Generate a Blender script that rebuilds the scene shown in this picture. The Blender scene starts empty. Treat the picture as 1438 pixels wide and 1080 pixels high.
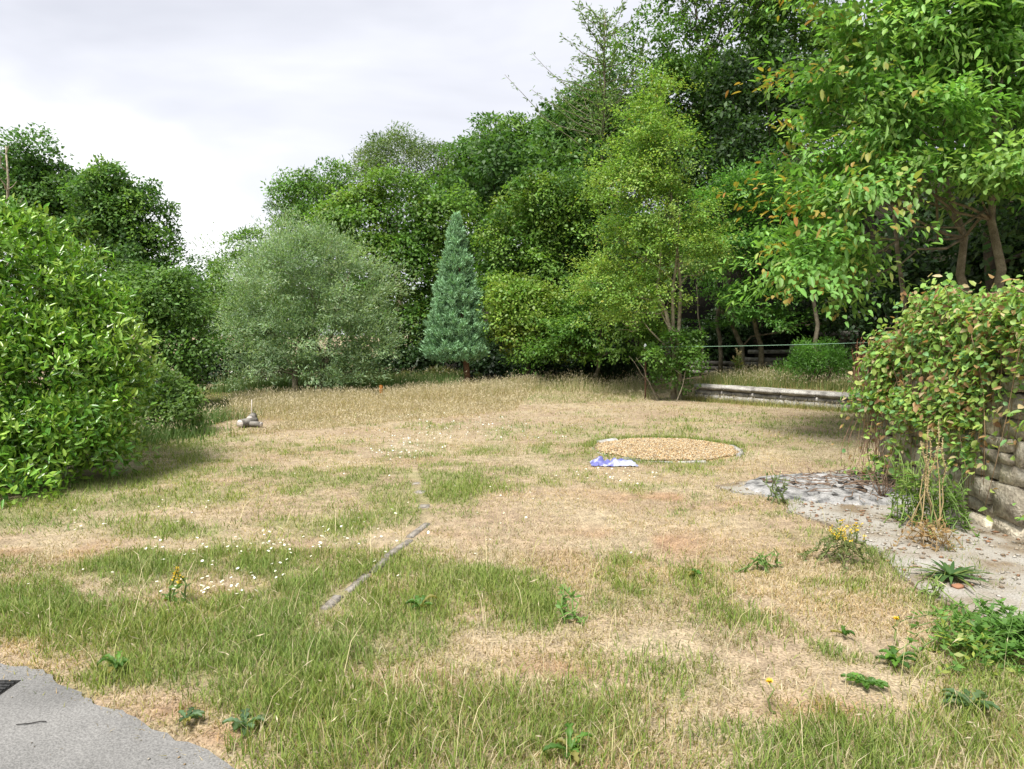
import bpy, math, random
import numpy as np
from mathutils import Matrix, Vector
R = math.radians
scn = bpy.context.scene
COL = scn.collection
# ------------------------------------------------------------------ camera
F = 970.0                      # focal length in photo pixels (photo 1438 x 1080)
CAMZ = 1.65
PITCH = math.atan(70 / F)
cd = bpy.data.cameras.new('camera'); cam = bpy.data.objects.new('camera', cd); COL.objects.link(cam)
cam.location = (0, 0, CAMZ); cam.rotation_euler = (R(90) - PITCH, 0, 0)
cd.sensor_width = 36; cd.lens = F / 1438 * 36; cd.clip_end = 3000; cd.clip_start = .05
scn.camera = cam
# ------------------------------------------------------------------ world, sun, exposure
SUN_EL, SUN_AZ = R(61), R(213)      # azimuth clockwise from +Y: from behind-left of the camera
w = bpy.data.worlds.new('World'); scn.world = w; w.use_nodes = True
nt = w.node_tree; nt.nodes.clear()
def wn(t, **k):
    n = nt.nodes.new(t)
    for a, b in k.items(): setattr(n, a, b)
    return n
out = wn('ShaderNodeOutputWorld'); bg = wn('ShaderNodeBackground'); bgc = wn('ShaderNodeBackground'); mx = wn('ShaderNodeMixShader')
sky = wn('ShaderNodeTexSky', sky_type='NISHITA', sun_disc=False, sun_elevation=SUN_EL, sun_rotation=SUN_AZ)
bg.inputs['Strength'].default_value = .06
nt.links.new(sky.outputs[0], bg.inputs['Color'])
tc = wn('ShaderNodeTexCoord'); mp = wn('ShaderNodeMapping'); mp.inputs['Scale'].default_value = (1.1, 1.1, 2.6); mp.inputs['Location'].default_value = (.35, .1, .42)
nz = wn('ShaderNodeTexNoise'); nz.inputs['Scale'].default_value = 1.5; nz.inputs['Detail'].default_value = 5; nz.inputs['Roughness'].default_value = .48
nz.inputs['Distortion'].default_value = .35
rp = wn('ShaderNodeValToRGB')
rp.color_ramp.elements[0].position = .40; rp.color_ramp.elements[0].color = (.265, .27, .297, 1)
rp.color_ramp.elements[1].position = .66; rp.color_ramp.elements[1].color = (.43, .43, .432, 1)
e = rp.color_ramp.elements.new(.53); e.color = (.33, .334, .358, 1)
for a, b in ((tc.outputs['Generated'], mp.inputs[0]), (mp.outputs[0], nz.inputs['Vector']), (nz.outputs[0], rp.inputs[0]),
             (rp.outputs[0], bgc.inputs['Color']), (bg.outputs[0], mx.inputs[1]), (bgc.outputs[0], mx.inputs[2]), (mx.outputs[0], out.inputs[0])):
    nt.links.new(a, b)
mx.inputs[0].default_value = .93      # nearly closed cloud cover
sl = bpy.data.lights.new('sun', 'SUN'); sl.energy = 2.4; sl.angle = R(15); sl.color = (1, .96, .89)
so = bpy.data.objects.new('sun', sl); COL.objects.link(so)
sd = Vector((math.sin(SUN_AZ) * math.cos(SUN_EL), math.cos(SUN_AZ) * math.cos(SUN_EL), math.sin(SUN_EL)))
so.rotation_euler = sd.to_track_quat('Z', 'Y').to_euler(); so.location = (-8, -10, 18)
scn.view_settings.view_transform = 'Standard'; scn.view_settings.look = 'None'
scn.view_settings.exposure = 1.6; scn.view_settings.gamma = 1
cy = scn.cycles
cy.max_bounces = 6; cy.diffuse_bounces = 3; cy.glossy_bounces = 2; cy.transmission_bounces = 4; cy.transparent_max_bounces = 4
cy.use_denoising = True; cy.caustics_reflective = False; cy.caustics_refractive = False

# ------------------------------------------------------------------ helpers
rng = np.random.default_rng(7); random.seed(7)
def at(px, py, d):             # photo pixel at distance y = d
    x = (px - 719) / F; v = (540 - py) / F
    y = math.cos(PITCH) + v * math.sin(PITCH); z = -math.sin(PITCH) + v * math.cos(PITCH)
    return np.array([x / y * d, d, CAMZ + z / y * d])
def P(px, py, z=0.):           # photo pixel on the level lawn
    x = (px - 719) / F; v = (540 - py) / F
    y = math.cos(PITCH) + v * math.sin(PITCH); zz = -math.sin(PITCH) + v * math.cos(PITCH)
    t = (z - CAMZ) / zz
    return np.array([x * t, y * t, z])
_tab = np.random.default_rng(3).random((64, 64))
def vn(x, y, s, seed=0):
    x = np.asarray(x, float) / s + 17.3 * seed; y = np.asarray(y, float) / s + 9.1 * seed
    i = np.floor(x).astype(int); j = np.floor(y).astype(int); u = x - i; v = y - j
    u = u * u * (3 - 2 * u); v = v * v * (3 - 2 * v); t = lambda a, b: _tab[a % 64, b % 64]
    return (t(i, j) * (1 - u) + t(i + 1, j) * u) * (1 - v) + (t(i, j + 1) * (1 - u) + t(i + 1, j + 1) * u) * v
def ss(a, b, x): t = np.clip((x - a) / (b - a), 0, 1); return t * t * (3 - 2 * t)
def norm(v): return v / np.maximum(np.linalg.norm(v, axis=-1, keepdims=True), 1e-9)
def inpoly(poly, x, y):
    r = np.zeros(np.shape(x), bool); n = len(poly)
    for i in range(n):
        x1, y1 = poly[i][:2]; x2, y2 = poly[(i + 1) % n][:2]
        if y1 == y2: continue
        c = ((y1 > y) != (y2 > y)) & (x < (x2 - x1) * (y - y1) / (y2 - y1) + x1); r ^= c
    return r
# materials -------------------------------------------------------------
def newmat(name):
    m = bpy.data.materials.new(name); m.use_nodes = True
    return m, m.node_tree, m.node_tree.nodes['Principled BSDF']
def leaf_mat(name, rough=.5, transl=.4, spec=.4):
    m, t, b = newmat(name)
    a = t.nodes.new('ShaderNodeAttribute'); a.attribute_name = 'Col'
    t.links.new(a.outputs['Color'], b.inputs['Base Color']); b.inputs['Roughness'].default_value = rough
    b.inputs['Specular IOR Level'].default_value = spec
    tr = t.nodes.new('ShaderNodeBsdfTranslucent'); mul = t.nodes.new('ShaderNodeMixRGB'); mul.blend_type = 'MULTIPLY'; mul.inputs[0].default_value = 1
    mul.inputs[2].default_value = (1.25, 1.3, .7, 1); t.links.new(a.outputs['Color'], mul.inputs[1]); t.links.new(mul.outputs[0], tr.inputs[0])
    mix = t.nodes.new('ShaderNodeMixShader'); mix.inputs[0].default_value = transl
    t.links.new(b.outputs[0], mix.inputs[1]); t.links.new(tr.outputs[0], mix.inputs[2])
    t.links.new(mix.outputs[0], t.nodes['Material Output'].inputs[0])
    return m
def noise_mat(name, c1, c2, scale=6, rough=.9, c3=None, bump=.3, detail=6, objrand=0., fine=60, coords='Object'):
    m, t, b = newmat(name)
    tcx = t.nodes.new('ShaderNodeNewGeometry' if coords == 'Position' else 'ShaderNodeTexCoord'); n1 = t.nodes.new('ShaderNodeTexNoise'); n1.inputs['Scale'].default_value = scale; n1.inputs['Detail'].default_value = detail
    r = t.nodes.new('ShaderNodeValToRGB'); r.color_ramp.elements[0].color = (*c1, 1); r.color_ramp.elements[1].color = (*c2, 1)
    r.color_ramp.elements[0].position = .33; r.color_ramp.elements[1].position = .67
    if c3: q = r.color_ramp.elements.new(.5); q.color = (*c3, 1)
    t.links.new(tcx.outputs[coords], n1.inputs['Vector']); t.links.new(n1.outputs[0], r.inputs[0])
    n2 = t.nodes.new('ShaderNodeTexNoise'); n2.inputs['Scale'].default_value = fine; n2.inputs['Detail'].default_value = 4; t.links.new(tcx.outputs[coords], n2.inputs['Vector'])
    mr = t.nodes.new('ShaderNodeMapRange'); mr.inputs['From Min'].default_value = .3; mr.inputs['From Max'].default_value = .7; mr.inputs['To Min'].default_value = .7; mr.inputs['To Max'].default_value = 1.25
    t.links.new(n2.outputs[0], mr.inputs[0])
    mu = t.nodes.new('ShaderNodeMixRGB'); mu.blend_type = 'MULTIPLY'; mu.inputs[0].default_value = 1
    t.links.new(r.outputs[0], mu.inputs[1]); t.links.new(mr.outputs[0], mu.inputs[2]); last = mu.outputs[0]
    if objrand:
        oi = t.nodes.new('ShaderNodeObjectInfo'); m2 = t.nodes.new('ShaderNodeMapRange'); m2.inputs['To Min'].default_value = 1 - objrand; m2.inputs['To Max'].default_value = 1 + objrand
        t.links.new(oi.outputs['Random'], m2.inputs[0]); m3 = t.nodes.new('ShaderNodeMixRGB'); m3.blend_type = 'MULTIPLY'; m3.inputs[0].default_value = 1
        t.links.new(last, m3.inputs[1]); t.links.new(m2.outputs[0], m3.inputs[2]); last = m3.outputs[0]
    t.links.new(last, b.inputs['Base Color']); b.inputs['Roughness'].default_value = rough; b.inputs['Specular IOR Level'].default_value = .25
    bp = t.nodes.new('ShaderNodeBump'); bp.inputs['Strength'].default_value = bump; bp.inputs['Distance'].default_value = .02
    t.links.new(n2.outputs[0], bp.inputs['Height']); t.links.new(bp.outputs[0], b.inputs['Normal'])
    return m
def vcol_mat(name, rough=.9):
    m, t, b = newmat(name); a = t.nodes.new('ShaderNodeAttribute'); a.attribute_name = 'Col'
    t.links.new(a.outputs['Color'], b.inputs['Base Color']); b.inputs['Roughness'].default_value = rough; b.inputs['Specular IOR Level'].default_value = .2
    return m
M = dict(
    leaf=leaf_mat('matt_leaf'), gloss=leaf_mat('glossy_leaf', .30, .25, .5), needle=leaf_mat('needle', .6, .15, .3), grass=leaf_mat('grass_blade', .6, .3, .25),
    bark=noise_mat('grey_bark', (.10, .085, .06), (.22, .19, .14), 9, c3=(.15, .13, .09)),
    dark_bark=noise_mat('dark_bark', (.03, .025, .018), (.08, .065, .045), 8),
    birch=noise_mat('pale_bark', (.16, .13, .09), (.42, .38, .29), 7, c3=(.3, .26, .19)),
    red_bark=noise_mat('reddish_bark', (.10, .05, .03), (.22, .12, .075), 9),
    stone=noise_mat('buff_rubble_stone', (.30, .26, .20), (.58, .53, .435), 9, c3=(.46, .41, .32), objrand=.32, bump=1.0, fine=38, coords='Position'),
    mortar=noise_mat('earthy_mortar', (.10, .08, .055), (.26, .21, .15), 12, bump=.8),
    coping=noise_mat('lichened_grey_stone', (.19, .18, .165), (.46, .445, .41), 6, c3=(.33, .315, .29), objrand=.15, bump=.9, fine=45, coords='Position'),
    concrete=noise_mat('weathered_concrete', (.19, .145, .095), (.36, .345, .315), 2.6, c3=(.30, .275, .235), bump=.6, fine=70, detail=10),
    tarmac=noise_mat('worn_grey_paving', (.15, .148, .142), (.235, .23, .22), 1.8, c3=(.20, .196, .188), bump=.5, fine=110, detail=10),
    ash=noise_mat('bonfire_ash', (.07, .07, .07), (.40, .39, .385), 9, c3=(.27, .265, .26), bump=.8, fine=60),
    char=noise_mat('charred_wood', (.012, .012, .012), (.06, .055, .05), 20),
    twig=noise_mat('dead_twig', (.12, .075, .05), (.28, .2, .14), 14),
    rust=noise_mat('rusty_iron', (.07, .035, .022), (.15, .08, .05), 25),
    white=noise_mat('white_insulator', (.6, .65, .7), (.75, .78, .8), 10, .5),
    twine=noise_mat('green_twine', (.16, .30, .20), (.25, .4, .28), 20, .6),
    orange=noise_mat('orange_plastic', (.75, .22, .03), (.85, .3, .05), 10, .45),
    pale_wood=noise_mat('pale_sawn_wood', (.42, .37, .33), (.66, .61, .57), 14, c3=(.55, .5, .46)),
    log_bark=noise_mat('weathered_log', (.11, .10, .085), (.30, .28, .25), 8, objrand=.2),
    sheet=None, pebble=vcol_mat('pebble', .7), petal=vcol_mat('petal', .6), stalk=leaf_mat('plant_stalk', .6, .1, .3),
    iron=noise_mat('cast_iron', (.03, .03, .03), (.07, .07, .07), 30, .6))
def sheet_mat():
    m, t, b = newmat('blue_and_clear_plastic'); tcx = t.nodes.new('ShaderNodeTexCoord'); n = t.nodes.new('ShaderNodeTexNoise'); n.inputs['Scale'].default_value = 6; n.inputs['Detail'].default_value = 3
    r = t.nodes.new('ShaderNodeValToRGB'); r.color_ramp.elements[0].position = .44; r.color_ramp.elements[0].color = (.13, .135, .36, 1); r.color_ramp.elements[1].position = .56; r.color_ramp.elements[1].color = (.42, .44, .54, 1)
    t.links.new(tcx.outputs['Object'], n.inputs['Vector']); t.links.new(n.outputs[0], r.inputs[0]); t.links.new(r.outputs[0], b.inputs['Base Color']); b.inputs['Roughness'].default_value = .28
    return m
M['sheet'] = sheet_mat()
# meshes ------------------------------------------------------------------
def mk(name, V, faces, mat, parent=None, cols=None, smooth=False, loc=None):
    V = np.asarray(V, np.float32).reshape(-1, 3)
    if loc is not None: V = V - np.asarray(loc, np.float32)
    if not isinstance(faces, list) or (len(faces) and not isinstance(faces[0], np.ndarray)): faces = [np.asarray(faces)]
    faces = [f for f in faces if len(f)]
    me = bpy.data.meshes.new(name); me.vertices.add(len(V)); me.vertices.foreach_set('co', V.ravel())
    idx = np.concatenate([f.ravel() for f in faces]).astype(np.int32); tot = np.concatenate([np.full(len(f), f.shape[1]) for f in faces]).astype(np.int32)
    me.loops.add(len(idx)); me.loops.foreach_set('vertex_index', idx); me.polygons.add(len(tot))
    me.polygons.foreach_set('loop_start', np.concatenate([[0], np.cumsum(tot)[:-1]]).astype(np.int32))
    if smooth: me.polygons.foreach_set('use_smooth', np.ones(len(tot), bool))
    me.update(calc_edges=True)
    if cols is not None:
        a = me.color_attributes.new('Col', 'FLOAT_COLOR', 'POINT'); c = np.ones((len(V), 4), np.float32); c[:, :3] = cols; a.data.foreach_set('color', c.ravel())
    if mat: me.materials.append(mat)
    o = bpy.data.objects.new(name, me); COL.objects.link(o)
    if parent: o.parent = parent
    return o
def tag(o, label=None, cat=None, group=None, kind=None):
    if label: o['label'] = label
    if cat: o['category'] = cat
    if group: o['group'] = group
    if kind: o['kind'] = kind
    return o
def thing(name, loc, label, cat, group=None):
    o = bpy.data.objects.new(name, None); COL.objects.link(o); o.location = [float(a) for a in loc]; o.empty_display_size = .2
    return tag(o, label, cat, group)
class MB:                                        # collects tubes and other pieces into one mesh
    def __init__(s): s.V = []; s.Q = []; s.T = []; s.C = []; s.n = 0
    def add(s, V, Q=None, T=None, c=None):
        V = np.asarray(V, float).reshape(-1, 3)
        if Q is not None and len(Q): s.Q.append(np.asarray(Q) + s.n)
        if T is not None and len(T): s.T.append(np.asarray(T) + s.n)
        s.V.append(V); s.C.append(np.broadcast_to(np.asarray(c if c is not None else (.5, .5, .5), float), V.shape)); s.n += len(V)
    def tube(s, pts, rad, k=6, c=None):
        pts = np.asarray(pts, float); n = len(pts); rad = np.broadcast_to(np.asarray(rad, float), (n,))
        tg = norm(np.gradient(pts, axis=0)); ref = np.array([1., .13, .07]) if abs(tg[0, 0]) < .8 else np.array([0., 1., .1])
        a = norm(np.cross(tg, ref)); b = np.cross(tg, a); th = np.arange(k) / k * 2 * np.pi
        ring = pts[:, None] + rad[:, None, None] * (np.cos(th)[None, :, None] * a[:, None] + np.sin(th)[None, :, None] * b[:, None])
        V = np.concatenate([ring.reshape(-1, 3), pts[:1], pts[-1:]]); i = np.arange(n - 1)[:, None] * k; j = np.arange(k)[None]; jn = (j + 1) % k
        Q = np.stack([i + j, i + jn, i + k + jn, i + k + j], -1).reshape(-1, 4)
        j = np.arange(k); T = np.concatenate([np.stack([np.full(k, n * k), (j + 1) % k, j], -1), np.stack([np.full(k, n * k + 1), (n - 1) * k + j, (n - 1) * k + (j + 1) % k], -1)])
        s.add(V, Q, T, c)
    def obj(s, name, mat, parent=None, loc=None, smooth=True, col=True):
        f = ([np.concatenate(s.Q)] if s.Q else []) + ([np.concatenate(s.T)] if s.T else [])
        return mk(name, np.concatenate(s.V), f, mat, parent, np.concatenate(s.C) if col else None, smooth, loc)
def curve(a, b, n=6, sag=0., wob=0., r=None):
    r = r or rng; t = np.linspace(0, 1, n)[:, None]; a = np.asarray(a, float); b = np.asarray(b, float)
    p = a + (b - a) * t; p[:, 2] += (4 * sag * t * (1 - t))[:, 0]
    q = r.normal(0, abs(wob), (n, 3)); q[0] = q[-1] = 0
    return p + q
def frames(d, n):
    d = norm(d); s = norm(np.cross(d, n)); return d, s, np.cross(s, d)
def leaf_geo(base, d, n, L, W, kind=0):
    d, s, n = frames(d, n); L = np.asarray(L)[:, None]; W = np.asarray(W)[:, None]; N = len(base); i = np.arange(N)
    if kind == 0:
        V = np.stack([base, base + d * L * .48 + s * W * .5 + n * W * .12, base + d * L - n * L * .08, base + d * L * .48 - s * W * .5 + n * W * .12], 1)
        Fq = i[:, None] * 4 + np.arange(4)[None]
        return V.reshape(-1, 3), Fq, 4
    z = lambda f, k: base + d * L * f + s * W * k + n * (np.abs(k) * W * .35 - L * .16 * f * f)
    V = np.stack([z(0, 0), z(.3, .46), z(.68, .4), z(1, 0), z(.68, -.4), z(.3, -.46)], 1)
    Fq = np.concatenate([i[:, None] * 6 + np.array([[0, 1, 2, 3]]), i[:, None] * 6 + np.array([[0, 3, 4, 5]])])
    return V.reshape(-1, 3), Fq, 6
def rdir(n, r): return norm(r.normal(size=(n, 3)))
def lobes_px(lst, d):
    o = []
    for q in lst:
        px, py, rx, ry = q[:4]; dd = d + (q[4] if len(q) > 4 else 0)
        o.append((at(px, py, dd), np.array([rx * dd / F, rx * dd / F * .9, ry * dd / F])))
    return o
def crown_leaves(lobes, n, L, W, pal, r, clump=.4, droop=.25, shell=.62, per=110, tipcol=None, flat=.5, up=1.2, jit=.14, puff=True):
    vol = np.array([(l[1][0] * l[1][2]) for l in lobes]); p = vol / vol.sum()
    nc = max(8, n // per); which = r.choice(len(lobes), nc, p=p)
    C = np.array([l[0] for l in lobes])[which]; S = np.array([l[1] for l in lobes])[which]
    dr = rdir(nc, r); dr[:, 2] = np.where(dr[:, 2] < -.55, -dr[:, 2], dr[:, 2])
    rad = shell + (1 - shell) * r.random(nc) ** .6; rad = np.where(r.random(nc) < .12, r.random(nc) * .7, rad) * (1 + r.normal(0, .07, nc))
    cc = C + dr * S * rad[:, None]
    pal = np.asarray(pal, float); pc = pal[r.integers(0, len(pal), nc)] * (1 + r.normal(0, .12, (nc, 1)))
    cs = clump * np.exp(r.normal(0, .38, nc))
    k = r.choice(nc, n, p=cs ** 2 / (cs ** 2).sum()); off = r.normal(size=(n, 3)) * .55; off[:, 2] *= flat
    if puff:
        cc = C + dr * np.maximum(S * rad[:, None] * (1 + r.normal(0, .10, (nc, 1))) - cs[:, None] * .22, S * .15)
        u = norm(r.normal(size=(n, 3)) * .75 + dr[k] * .55 + np.array([0, 0, .45])); q = .45 + .6 * r.random(n) ** .55
        pos = cc[k] + u * (cs[k] * q)[:, None] * np.array([1, 1, .8]) * (1 + .22 * np.sin(k * 1.7 + 5 * u[:, 0]) * np.cos(4 * u[:, 1] + k))[:, None]
        tsel = u; tt = (q * 1.1)[:, None]
        d = norm(u * .55 + r.normal(0, .6, (n, 3)) + np.array([0, 0, -droop])); nn = norm(u * .8 + np.array([0, 0, up * .6]) + r.normal(0, .38, (n, 3)))
    else:      # leaves sit along a few twig directions of each clump
        tw = rdir(nc * 4, r).reshape(nc, 4, 3) * .9 + dr[:, None] * .8; tsel = tw[k, r.integers(0, 4, n)]; tt = r.random(n)[:, None] ** 1.25 * 1.15
        pos = cc[k] + (tsel * tt * np.array([1, 1, .35 + flat]) + off * .38) * cs[k][:, None]
        pos[:, 2] -= droop * .5 * cs[k] * tt[:, 0] ** 2
        d = norm(tsel * .8 + r.normal(0, .55, (n, 3)) + np.array([0, 0, -droop]))
        nn = norm(dr[k] * .5 + np.array([0, 0, up]) + r.normal(0, .38, (n, 3)))
    LL = L * np.exp(r.normal(0, .26, n)); WW = W * np.exp(r.normal(0, .2, n))
    col = pc[k] * (1 + r.normal(0, jit, (n, 1))) * (1 + r.normal(0, .05, (n, 3)))
    if tipcol is not None:
        f = tipcol(pos, k, tt[:, 0], r); tc_ = np.asarray(f[1]); col = col * (1 - f[0][:, None]) + tc_ * f[0][:, None]
    return pos, d, nn, LL, WW, np.clip(col, .004, .8), cc
def make_leaf_meshes(cols, mat, kind=1):
    ms = []
    for c in cols:
        V, Fq, k = leaf_geo(np.zeros((1, 3)), np.array([[1., 0, 0]]), np.array([[0, 0, 1.]]), np.array([1.]), np.array([.45]), kind)
        o = mk('leaf', V, [Fq], mat, None, np.tile(np.asarray(c)[None], (k, 1))); ms.append(o.data); bpy.data.objects.remove(o)
    return ms
def single_leaves(parent, loc, data, sel, meshes, mats_cols):
    pos, d, n, L, W, col = [a[sel] for a in data[:6]]; d, s, n = frames(d, n)
    cols = np.asarray(mats_cols); loc = np.asarray(loc, float)
    for i in range(len(pos)):
        m = meshes[int(np.argmin(((cols - col[i]) ** 2).sum(1)))]
        o = bpy.data.objects.new('leaf', m); COL.objects.link(o); o.parent = parent
        y = -s[i]; sc = float(L[i]); wy = float(W[i]) / .45
        mm = Matrix(((d[i][0] * sc, y[0] * wy, n[i][0] * sc, pos[i][0] - loc[0]), (d[i][1] * sc, y[1] * wy, n[i][1] * sc, pos[i][1] - loc[1]), (d[i][2] * sc, y[2] * wy, n[i][2] * sc, pos[i][2] - loc[2]), (0, 0, 0, 1)))
        o.matrix_local = mm
def foliage(parent, loc, data, mat, kind=0, name='crown', singles=0, key=None):
    keep = np.ones(len(data[0]), bool); sel = None
    if singles:
        k = key(data); sel = np.argsort(k)[:singles]; keep[sel] = False
    V, Fq, k = leaf_geo(*[a[keep] for a in data[:5]], kind=kind)
    o = mk(name, V, [Fq], mat, parent, np.repeat(data[5][keep], k, 0), False, loc); tag(o, kind='stuff')
    if singles:
        q = data[5][sel]; ids = np.linspace(0, singles - 1, 10).astype(int); oq = q[np.argsort(q.sum(1))][ids]
        single_leaves(o, loc, data, sel, make_leaf_meshes(oq, mat), oq)
    return o
def trunk_mesh(base, lobes, r0, rr, lean=None, stems=1, top=.75, limbs=9, spread=.25, tmin=2):
    m = MB(); base = np.asarray(base, float); cs = [l[0] for l in lobes]; zt = max(c[2] for c in cs); topc = max(cs, key=lambda c: c[2])
    for s in range(stems):
        b = base + (np.array([rr.normal(0, spread), rr.normal(0, spread), 0]) if stems > 1 else 0)
        e = np.array([topc[0] * .7 + b[0] * .3, topc[1] * .7 + b[1] * .3, base[2] + (zt - base[2]) * (top + rr.normal(0, .05))])
        if stems > 1: e[:2] += rr.normal(0, spread * 2, 2)
        pts = curve(b - np.array([0, 0, .15]), e, 9, 0, .012 * (zt - base[2]), rr); rad = r0 * np.linspace(1, .22, 9); rad[0] *= 1.35
        m.tube(pts, rad, 8)
        order = rr.permutation(len(cs))[:limbs] if len(cs) > limbs else np.arange(len(cs))
        for ci in order[s::stems]:
            c = cs[ci]; S = lobes[ci][1]
            t = int(np.clip((c[2] - .35 * np.linalg.norm(c[:2] - b[:2]) - base[2]) / max(e[2] - base[2], .1) * 8, tmin, 7))
            m.tube(curve(pts[t], c, 6, .05 * np.linalg.norm(c - pts[t]), .05 * np.linalg.norm(c - pts[t]), rr), rad[t] * np.linspace(.48, .10, 6), 6)
            for q in range(3):
                e2 = c + rdir(1, rr)[0] * S * .8; st = pts[t] * .35 + c * .65
                m.tube(curve(st, e2, 4, 0, .05, rr), rad[t] * np.linspace(.28, .06, 4), 4)
    return m
NT = [0]
def tree(name, label, cat, base, lobes, n, L, W, pal, r0=.14, bark='bark', group=None, stems=1, mat='leaf', kind=0, singles=0, key=None, limbs=9, **kw):
    NT[0] += 1; rr = np.random.default_rng(100 + NT[0])
    base = np.asarray(base, float); base[2] = H(base[0], base[1])
    root = thing(name, base, label, cat, group)
    sp = kw.pop('spread', .25); top_ = kw.pop('top', .75); tm = kw.pop('tmin', 2)
    trunk_mesh(base, lobes, r0, rr, stems=stems, limbs=limbs, spread=sp, top=top_, tmin=tm).obj('trunk', M[bark], root, base, col=False)
    data = crown_leaves(lobes, n, L, W, pal, rr, **kw)
    foliage(root, base, data, M[mat], kind, 'crown', singles, key)
    return root, data
# ------------------------------------------------------------------ the lie of the land
WA = np.array([4.65, 17.5]); WB = np.array([7.9, 14.0]); WU = (WB - WA) / np.linalg.norm(WB - WA); WN = np.array([-WU[1], WU[0]])
if WN[1] < 0: WN = -WN
drive = [(-6.2, 5.3)] + [tuple(P(px, py)[:2]) for px, py in ((0, 934), (60, 943), (130, 985), (190, 1012), (225, 1030), (262, 1046), (330, 1079))] + [(-.6, 2.3), (.3, 1.6), (1.2, .6), (1.4, -6), (-9, -6), (-9, 5.6)]
path = [tuple(P(px, py)[:2]) for px, py in ((1003, 684), (1050, 676), (1120, 668), (1200, 660))] + [(3.95, 8.15), (4.05, 7.4), (4.25, 2.0), (3.5, 1.6)] + [tuple(P(px, py)[:2]) for px, py in ((1500, 930), (1438, 886), (1370, 868), (1310, 842), (1262, 806), (1225, 770), (1165, 738), (1105, 718), (1110, 700), (1040, 693))]
BED = P(935, 632); BEDR = 1.0
def terrace(x, y):
    s = (x - WA[0]) * WN[0] + (y - WA[1]) * WN[1]; t = (x - WA[0]) * WU[0] + (y - WA[1]) * WU[1]
    return s, t
def H(x, y):
    x = np.asarray(x, float); y = np.asarray(y, float); s, t = terrace(x, y)
    h = .03 * (vn(x, y, 1.7, 2) - .5) * ss(2.5, 5, y)
    h = h + .16 * np.exp(-((x - .4) / 2.6) ** 2 - ((y - 19.5) / 3.2) ** 2)          # low swell by the conifer
    edge = ss(-.6, 0, t); hard = ss(.08, .22, s); soft = ss(-.4, 3.5, s) * ss(-5, -.3, t)
    h = h + .36 * (hard * edge + soft * (1 - edge)) + .07 * np.clip(s, 0, 5) * ss(-4, 0, t)
    h = h + np.clip(.5 * (s - 5.5), 0, 11) * ss(-7, 3, x)
    h = h + 1.2 * (vn(x, y, 60, 5) - .5) * ss(40, 120, np.abs(y))
    return h
ELINE = [tuple(P(px, py)[:2]) for px, py in ((455, 858), (478, 838), (520, 806), (545, 785), (575, 757), (600, 735), (597, 712), (588, 690), (584, 672), (582, 655))]
def gmask(x, y):   # sparse weights for grass: 0 on paving, gravel, ash
    x = np.asarray(x, float); y = np.asarray(y, float)
    jx = x + .10 * (vn(x, y, .25, 3) - .5); jy = y + .10 * (vn(x, y, .25, 4) - .5)
    e_ = rng.normal(0, 1, (2,) + np.shape(x)) * .05; jx = jx + e_[0]; jy = jy + e_[1]
    el = np.zeros(np.shape(x), bool)
    for (ax_, ay_), (bx_, by_) in zip(ELINE[:-1], ELINE[1:]):
        dx_, dy_ = bx_ - ax_, by_ - ay_; t_ = np.clip(((x - ax_) * dx_ + (y - ay_) * dy_) / (dx_ * dx_ + dy_ * dy_), 0, 1); el |= np.hypot(x - ax_ - t_ * dx_, y - ay_ - t_ * dy_) < .055 * vn(x, y, .22, 81) + .012
    m = ~el & ~(inpoly(drive, jx, jy) | inpoly(path, jx, jy) & (rng.random(np.shape(x)) > .04 + .55 * (vn(x, y, .28, 61) > .60))) & (np.hypot(x - BED[0], y - BED[1]) > BEDR - .02 - .14 * (vn(x, y, .2, 17) > .62))
    return m
greens = [(90, 928, 60, 7, -.6), (200, 990, 50, 10, -.6), (290, 1045, 60, 12, -.5), (20, 915, 40, 6, -.5), (1300, 880, 80, 12, -.3), (480, 900, 70, 16, -.35), (300, 950, 60, 12, -.35), (640, 960, 80, 14, -.4), (150, 830, 50, 10, -.4), (60, 722, 150, 26, .6), (170, 690, 150, 20, .6), (250, 618, 70, 22, .7), (215, 655, 90, 18, .6), (60, 868, 130, 38, .75), (200, 905, 170, 38, .55), (330, 850, 140, 30, .4), (430, 930, 130, 40, .45),
          (520, 850, 80, 22, .45), (560, 690, 90, 25, .5), (642, 690, 34, 20, .8), (545, 725, 90, 22, .5), (600, 640, 70, 22, .35), (600, 602, 120, 10, .3), (470, 790, 110, 22, .4), (255, 745, 40, 8, .6), (480, 740, 60, 10, .4), (215, 800, 25, 18, .6), (165, 780, 40, 12, .4),
          (560, 1010, 190, 50, .45), (420, 1050, 120, 40, .3), (800, 1050, 90, 40, .45), (1230, 1060, 150, 30, .35), (1400, 920, 70, 26, .7), (1420, 960, 50, 40, .5), (590, 850, 40, 10, .5), (880, 945, 110, 14, .4), (875, 785, 35, 7, .55), (975, 805, 25, 14, .5), (780, 860, 60, 14, .25),
          (1040, 870, 70, 12, .35), (900, 600, 160, 9, .3), (1090, 588, 130, 8, .5), (1000, 560, 60, 6, .4), (760, 550, 140, 6, .4), (150, 950, 40, 10, .7), (860, 650, 60, 8, .3), (700, 695, 25, 10, .35), (1090, 690, 10, 10, .3), (340, 690, 100, 8, .2),
          (900, 760, 170, 34, -.45), (60, 768, 85, 13, -.9), (660, 755, 60, 22, -.45), (700, 575, 160, 14, -.35), (1000, 890, 140, 22, -.35), (420, 600, 150, 14, -.35), (240, 830, 90, 10, -.35), (300, 720, 110, 8, -.25), (740, 905, 100, 16, -.3), (1120, 960, 130, 18, -.3), (1080, 640, 120, 14, -.35), (700, 640, 60, 20, -.2)]
GW = []
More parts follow.
